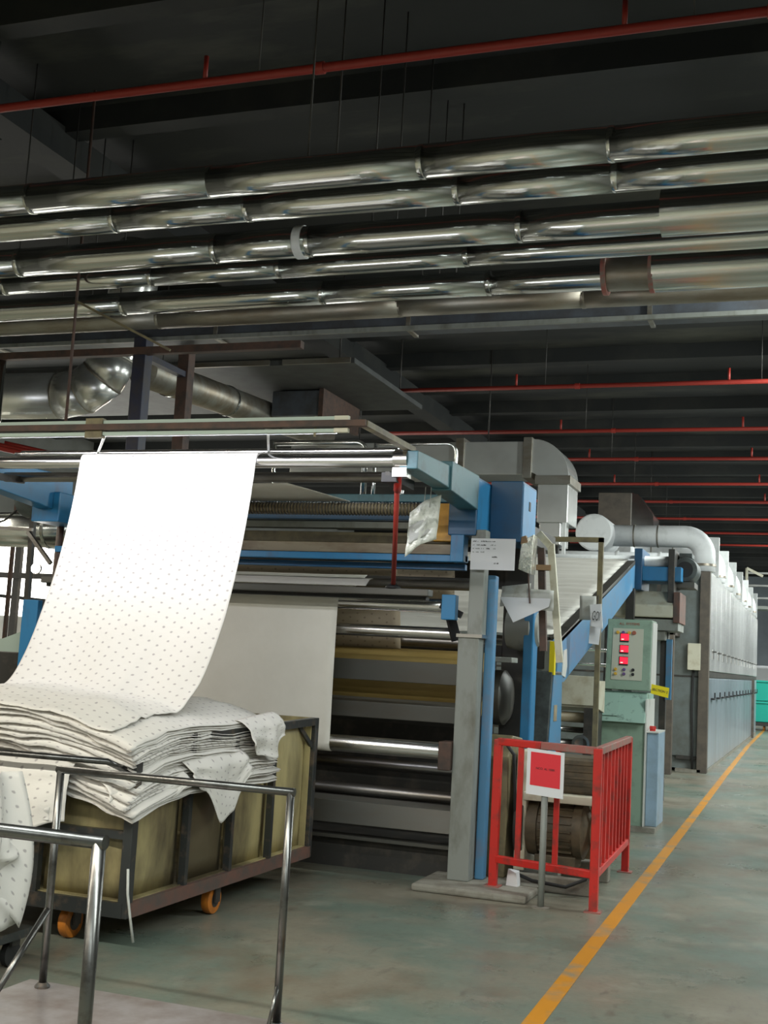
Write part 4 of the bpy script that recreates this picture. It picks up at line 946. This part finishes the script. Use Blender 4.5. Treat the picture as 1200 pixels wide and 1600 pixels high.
for x in (-4.9, -3.2, -2.5): MB().lathe((x, 20.25, 3.42), X, [(-.015, .15), (-.015, .17), (.015, .17), (.015, .15)], 20).build('strap', 'white_paint', t)
for x in (-4.9, -2.5): box(x - .03, x + .03, 20.2, 20.3, 2.9, 3.28).build('bracket', 'frame_dark', t)
box(-5.6, -2.0, 20.1, 20.595, 3.14, 3.26).build('shelf_beam', 'blue_deep', t)
MB().lathe((-4.3, 20.05, 3.36), Y, [(0, .05), (.01, .14), (.2, .14), (.22, .05)], 20).build('fan_inlet', 'motor_grey', t)

# rectangular silver exhaust duct
sd_ = thing('exhaust_duct', 'bright rectangular sheet-metal duct with elbow turning down', 'duct', (-4.2, 19.5, 3.4))
def sp2(mb, n, m='sheet_metal', bevel=0): return mb.build(n, m, sd_, bevel)
sy0, sy1 = 18.6, 19.4
sp2(box(-8.6, -4.37, sy0, sy1, 4.62, 5.16), 'run', 'sheet_metal', .01)
for x in (-5.55, -4.42): sp2(box(x - .07, x + .07, sy0 - .05, sy1 + .05, 4.56, 5.22), 'flange', 'galv_dull', .006)
poly = [(-4.37, 4.62), (-4.37, 5.18)] + [(p.x, p.z) for p in arc((-4.37, 0, 4.60), X, Z, .60, 90, 0, 10)][0:] + [(-4.22, 4.60)]
poly = [(-4.37, 5.20)] + [(p.x, p.z) for p in arc((-4.37, 0, 4.58), X, Z, .62, 80, 0, 10)] + [(-4.24, 4.58), (-4.30, 4.63), (-4.37, 4.66)]
sp2(MB().prism(poly, 'y', sy0, sy1), 'elbow', 'sheet_metal', .006)
sp2(box(-4.28, -3.71, sy0 - .04, sy1 + .04, 4.46, 4.60), 'flange', 'galv_dull', .006)
sp2(box(-4.24, -3.75, sy0, sy1, 3.85, 4.46), 'drop', 'sheet_metal', .01)
sp2(box(-4.20, -3.86, sy0 + .03, sy1 - .1, 3.50, 3.85), 'throat', 'sheet_metal', .01)
sp2(box(-3.82, -3.77, sy0, sy0 + .06, 3.1, 3.85), 'stay', 'white_paint')
sp2(box(-4.3, -3.7, sy0 - .05, sy1 + .05, 3.02, 3.12), 'bearer', 'frame_dark')
sp2(box(-4.05, -3.95, 18.95, 19.05, 0, 3.5), 'support', 'frame_dark')
for x in (-7.5, -5.2): sp2(tube((x, 19, 5.16), (x, 19, 6.8), .012, 6), 'hanger_rod', 'frame_dark')
# dark hooded outlet behind
t = thing('dark_outlet_hood', 'dark grey box hood with silver sloping side behind the exhaust duct', 'hood', (-3.6, 23.5, 3.5))
box(-4.17, -3.52, 23.75, 24.75, 3.3, 5.10).build('casing', 'oven_post', t, bevel=.01)
MB().prism([(-3.52, 4.1), (-3.52, 5.10), (-3.40, 5.08), (-3.09, 4.66), (-3.09, 4.1)], 'y', 23.8, 24.7).build('sloping_side', 'galv', t)

# small white conduits behind the machine top
t = thing('conduit_loops', 'thin pale conduit pipes looping above the machine behind the top roller', 'pipes', (-3.5, 11, 2.9))
def condu(x0, x1, y, z, r=.022):
    ps = [(x0, y, z), (x1 - .08, y, z)] + arc((x1 - .08, y, z - .08), X, Z, .08, 90, 0, 5)[1:] + [(x1, y, 2.73)]
    MB().sweep(ps, r, 10).build('conduit', 'galv', t)
condu(-4.45, -3.61, 9.3, 3.36, .024); condu(-3.52, -2.81, 9.3, 3.34, .014); condu(-3.3, -2.98, 9.4, 3.2, .014)
for x, z in ((-4.45, 3.36), (-3.52, 3.34), (-3.3, 3.2)): tube((x, 9.3 if x != -3.3 else 9.4, 2.72), (x, 9.3 if x != -3.3 else 9.4, z + .014), .016, 10).build('riser', 'galv', t)
box(-5.0, -2.7, 9.2, 9.5, 2.66, 2.74).build('mounting_plate', 'frame_dark', t)

# ------------------------------------------------------------------ left background
t = thing('silver_header_pipe', 'fat silver horizontal pipe at the left edge below the blue arm', 'pipe', (-9, 12, 2.6))
MB().sweep([(-11.5, 12, 2.86), (-7.9, 12, 2.86)], .21, 24).build('jacket', 'galv', t)
for x in (-9.6, -8.6): MB().lathe((x, 12, 2.86), X, [(-.02, .21), (-.02, .225), (.02, .225), (.02, .21)], 24).build('seam_band', 'galv', t)
for x in (-10.5, -8.3): box(x - .05, x + .05, 11.95, 12.05, 0, 2.66).build('stand', 'frame_dark', t)
t = thing('round_blower', 'round grey-green blower motor behind the blue arm at left', 'blower', (-7.4, 10, 2.5))
MB().lathe((-7.55, 10, 2.95), X, [(0, .10), (.03, .17), (.08, .19), (.22, .19), (.24, .15), (.42, .14), (.44, .08)], 24).build('housing', 'motor_grey', t)
MB().bar((-7.4, 10, 2.76), (-7.35, 10, 0), .05, .05).build('stand', 'frame_dark', t)
MB().sweep([(-7.5, 9.9, 2.85), (-7.65, 9.88, 2.72), (-7.8, 9.9, 2.68)], .012, 8).build('cable', 'rubber', t)
t = thing('steel_stand', 'dark pipe stand with a glaring work lamp at the left', 'stand', (-7, 9.6, 0))
tube((-6.82, 9.6, 0), (-6.78, 9.6, 2.95), .035, 12).build('post', 'rust_brown', t)
MB().bar((-7.15, 9.6, 2.58), (-6.86, 9.6, 2.28), .035, .035).build('brace', 'steel_dark', t)
MB().bar((-6.5, 9.6, 2.45), (-6.8, 9.6, 2.28), .03, .03).build('brace', 'steel_dark', t)
MB().bar((-7.7, 9.6, 2.62), (-7.1, 9.6, 2.60), .03, .03).build('brace', 'steel_dark', t)
MB().lathe((-6.93, 9.52, 2.22), (0, -1, 0), [(0, .03), (.02, .05), (.05, .055)], 18).build('lamp_head', 'steel_dark', t)
MB().lathe((-6.93, 9.468, 2.22), (0, -1, 0), [(0, .045), (.006, .045)], 18).build('lamp_glass', 'lamp_glow', t)
t = thing('sloping_guard', 'pale green sloping machine guard at the left edge', 'guard', (-7.6, 10.4, 1.5))
MB().prism([(-8.6, 1.42), (-6.75, 1.42), (-6.4, 2.02), (-6.55, 2.05), (-7.9, 1.55), (-8.6, 1.50)], 'y', 10.35, 10.45).build('plate', 'pale_green', t)
box(-8.6, -6.6, 10.3, 10.9, 0, 1.42).build('base', 'frame_dark', t, bevel=.01)
tube((-7.25, 10.2, 1.0), (-7.1, 10.2, 2.55), .025, 10).build('upright', 'rust_brown', t)
t = thing('left_process_machine', 'bright-lit white process machine glimpsed through the gap at far left', 'machine', (-13, 18, 0))
box(-16.5, -11.2, 17.5, 19.5, 0, 1.95).build('casing', 'white_paint', t, bevel=.02)
for x in (-14.9, -13.2): box(x, x + .12, 17.42, 17.5, .3, 3.3).build('frame_post', 'frame_dark', t)
box(-16.5, -11.2, 17.40, 17.42, 2.6, 2.7).build('frame_rail', 'frame_dark', t)
t = thing('red_pipe_rack', 'red painted slanting pipes seen behind the top left roller', 'pipes', (-9, 13.4, 3.4))
for k in range(3): tube((-10.5, 13.0 + k * .2, 4.1 + .05 * k), (-8.2, 15.0 + k * .2, 3.75 + .05 * k), .035, 10).build('pipe', 'red_pipe', t)
for p in ((-10.2, 13.4), (-8.5, 14.9)): box(p[0] - .022, p[0] + .022, p[1] - .022, p[1] + .022, 0, 3.9).build('post', 'rust_brown', t)

# ------------------------------------------------------------------ far right background
def bin_(lab, z0, y):
    t = thing('plastic_bin', lab, 'bin', (-1.3, y, z0), 'teal bins at the far end of the aisle')
    MB().hexa([(-1.9, y, z0), (-.5, y, z0), (-.5, y + .8, z0), (-1.9, y + .8, z0), (-1.96, y - .05, z0 + .58), (-.44, y - .05, z0 + .58), (-.44, y + .85, z0 + .58), (-1.96, y + .85, z0 + .58)]).build('tub', 'bin_teal', t, bevel=.02)
    box(-2.0, -.40, y - .09, y + .9, z0 + .58, z0 + .64).build('rim', 'bin_teal', t, bevel=.01)
bin_('lower teal plastic bin at the far end of the aisle', .26, 40); bin_('upper teal plastic bin stacked at the far end of the aisle', .92, 40)
t = thing('bin_dolly', 'low dark dolly with small orange wheels under the teal bins', 'dolly', (-1.2, 40.4, 0))
box(-1.95, -.45, 39.95, 40.85, .14, .25).build('platform', 'frame_dark', t)
for x in (-1.6, -.7):
    for y in (40.1, 40.7): MB().lathe((x - .03, y, .07), X, [(0, .05), (.01, .07), (.05, .07), (.06, .05)], 14).build('caster', 'wheel_orange', t)
t = thing('walkway_railing', 'white pipe railing high up beyond the oven end', 'railing', (-.8, 40, 3.9))
for z in (4.15, 4.55, 4.95): tube((-2.2, 40, z), (3, 40, z), .035, 10).build('rail', 'white_paint', t)
for x in (-2.2, .0, 2.0): tube((x, 40, 3.9), (x, 40, 5.1), .05, 10).build('post', 'cream', t)
MB().bar((-2.2, 40, 5.1), (-1.7, 40, 4.85), .08, .08).build('stay', 'cream', t)
box(-2.4, 3, 39.9, 41, 3.8, 3.9).build('walkway', 'frame_grey', t)
for x in (-2.3, 2.9): box(x - .06, x + .06, 40.8, 40.92, 0, 3.8).build('support', 'frame_grey', t)
t = thing('wrapped_goods', 'heap of pale wrapped goods above the teal bins at far end', 'bale', (-1.2, 44, 0))
for k in range(3):
    MB().hexa([(-2.6, 44 + .1 * k, .7 * k), (.4, 44, .7 * k), (.4, 45.5, .7 * k), (-2.6, 45.5, .7 * k), (-2.5, 44.1, .7 * k + .66), (.3, 44.05, .7 * k + .68), (.3, 45.4, .7 * k + .68), (-2.5, 45.4, .7 * k + .66)]).build('bale', ('bag_grey', 'navy', 'bag_grey')[k], t, bevel=.08)
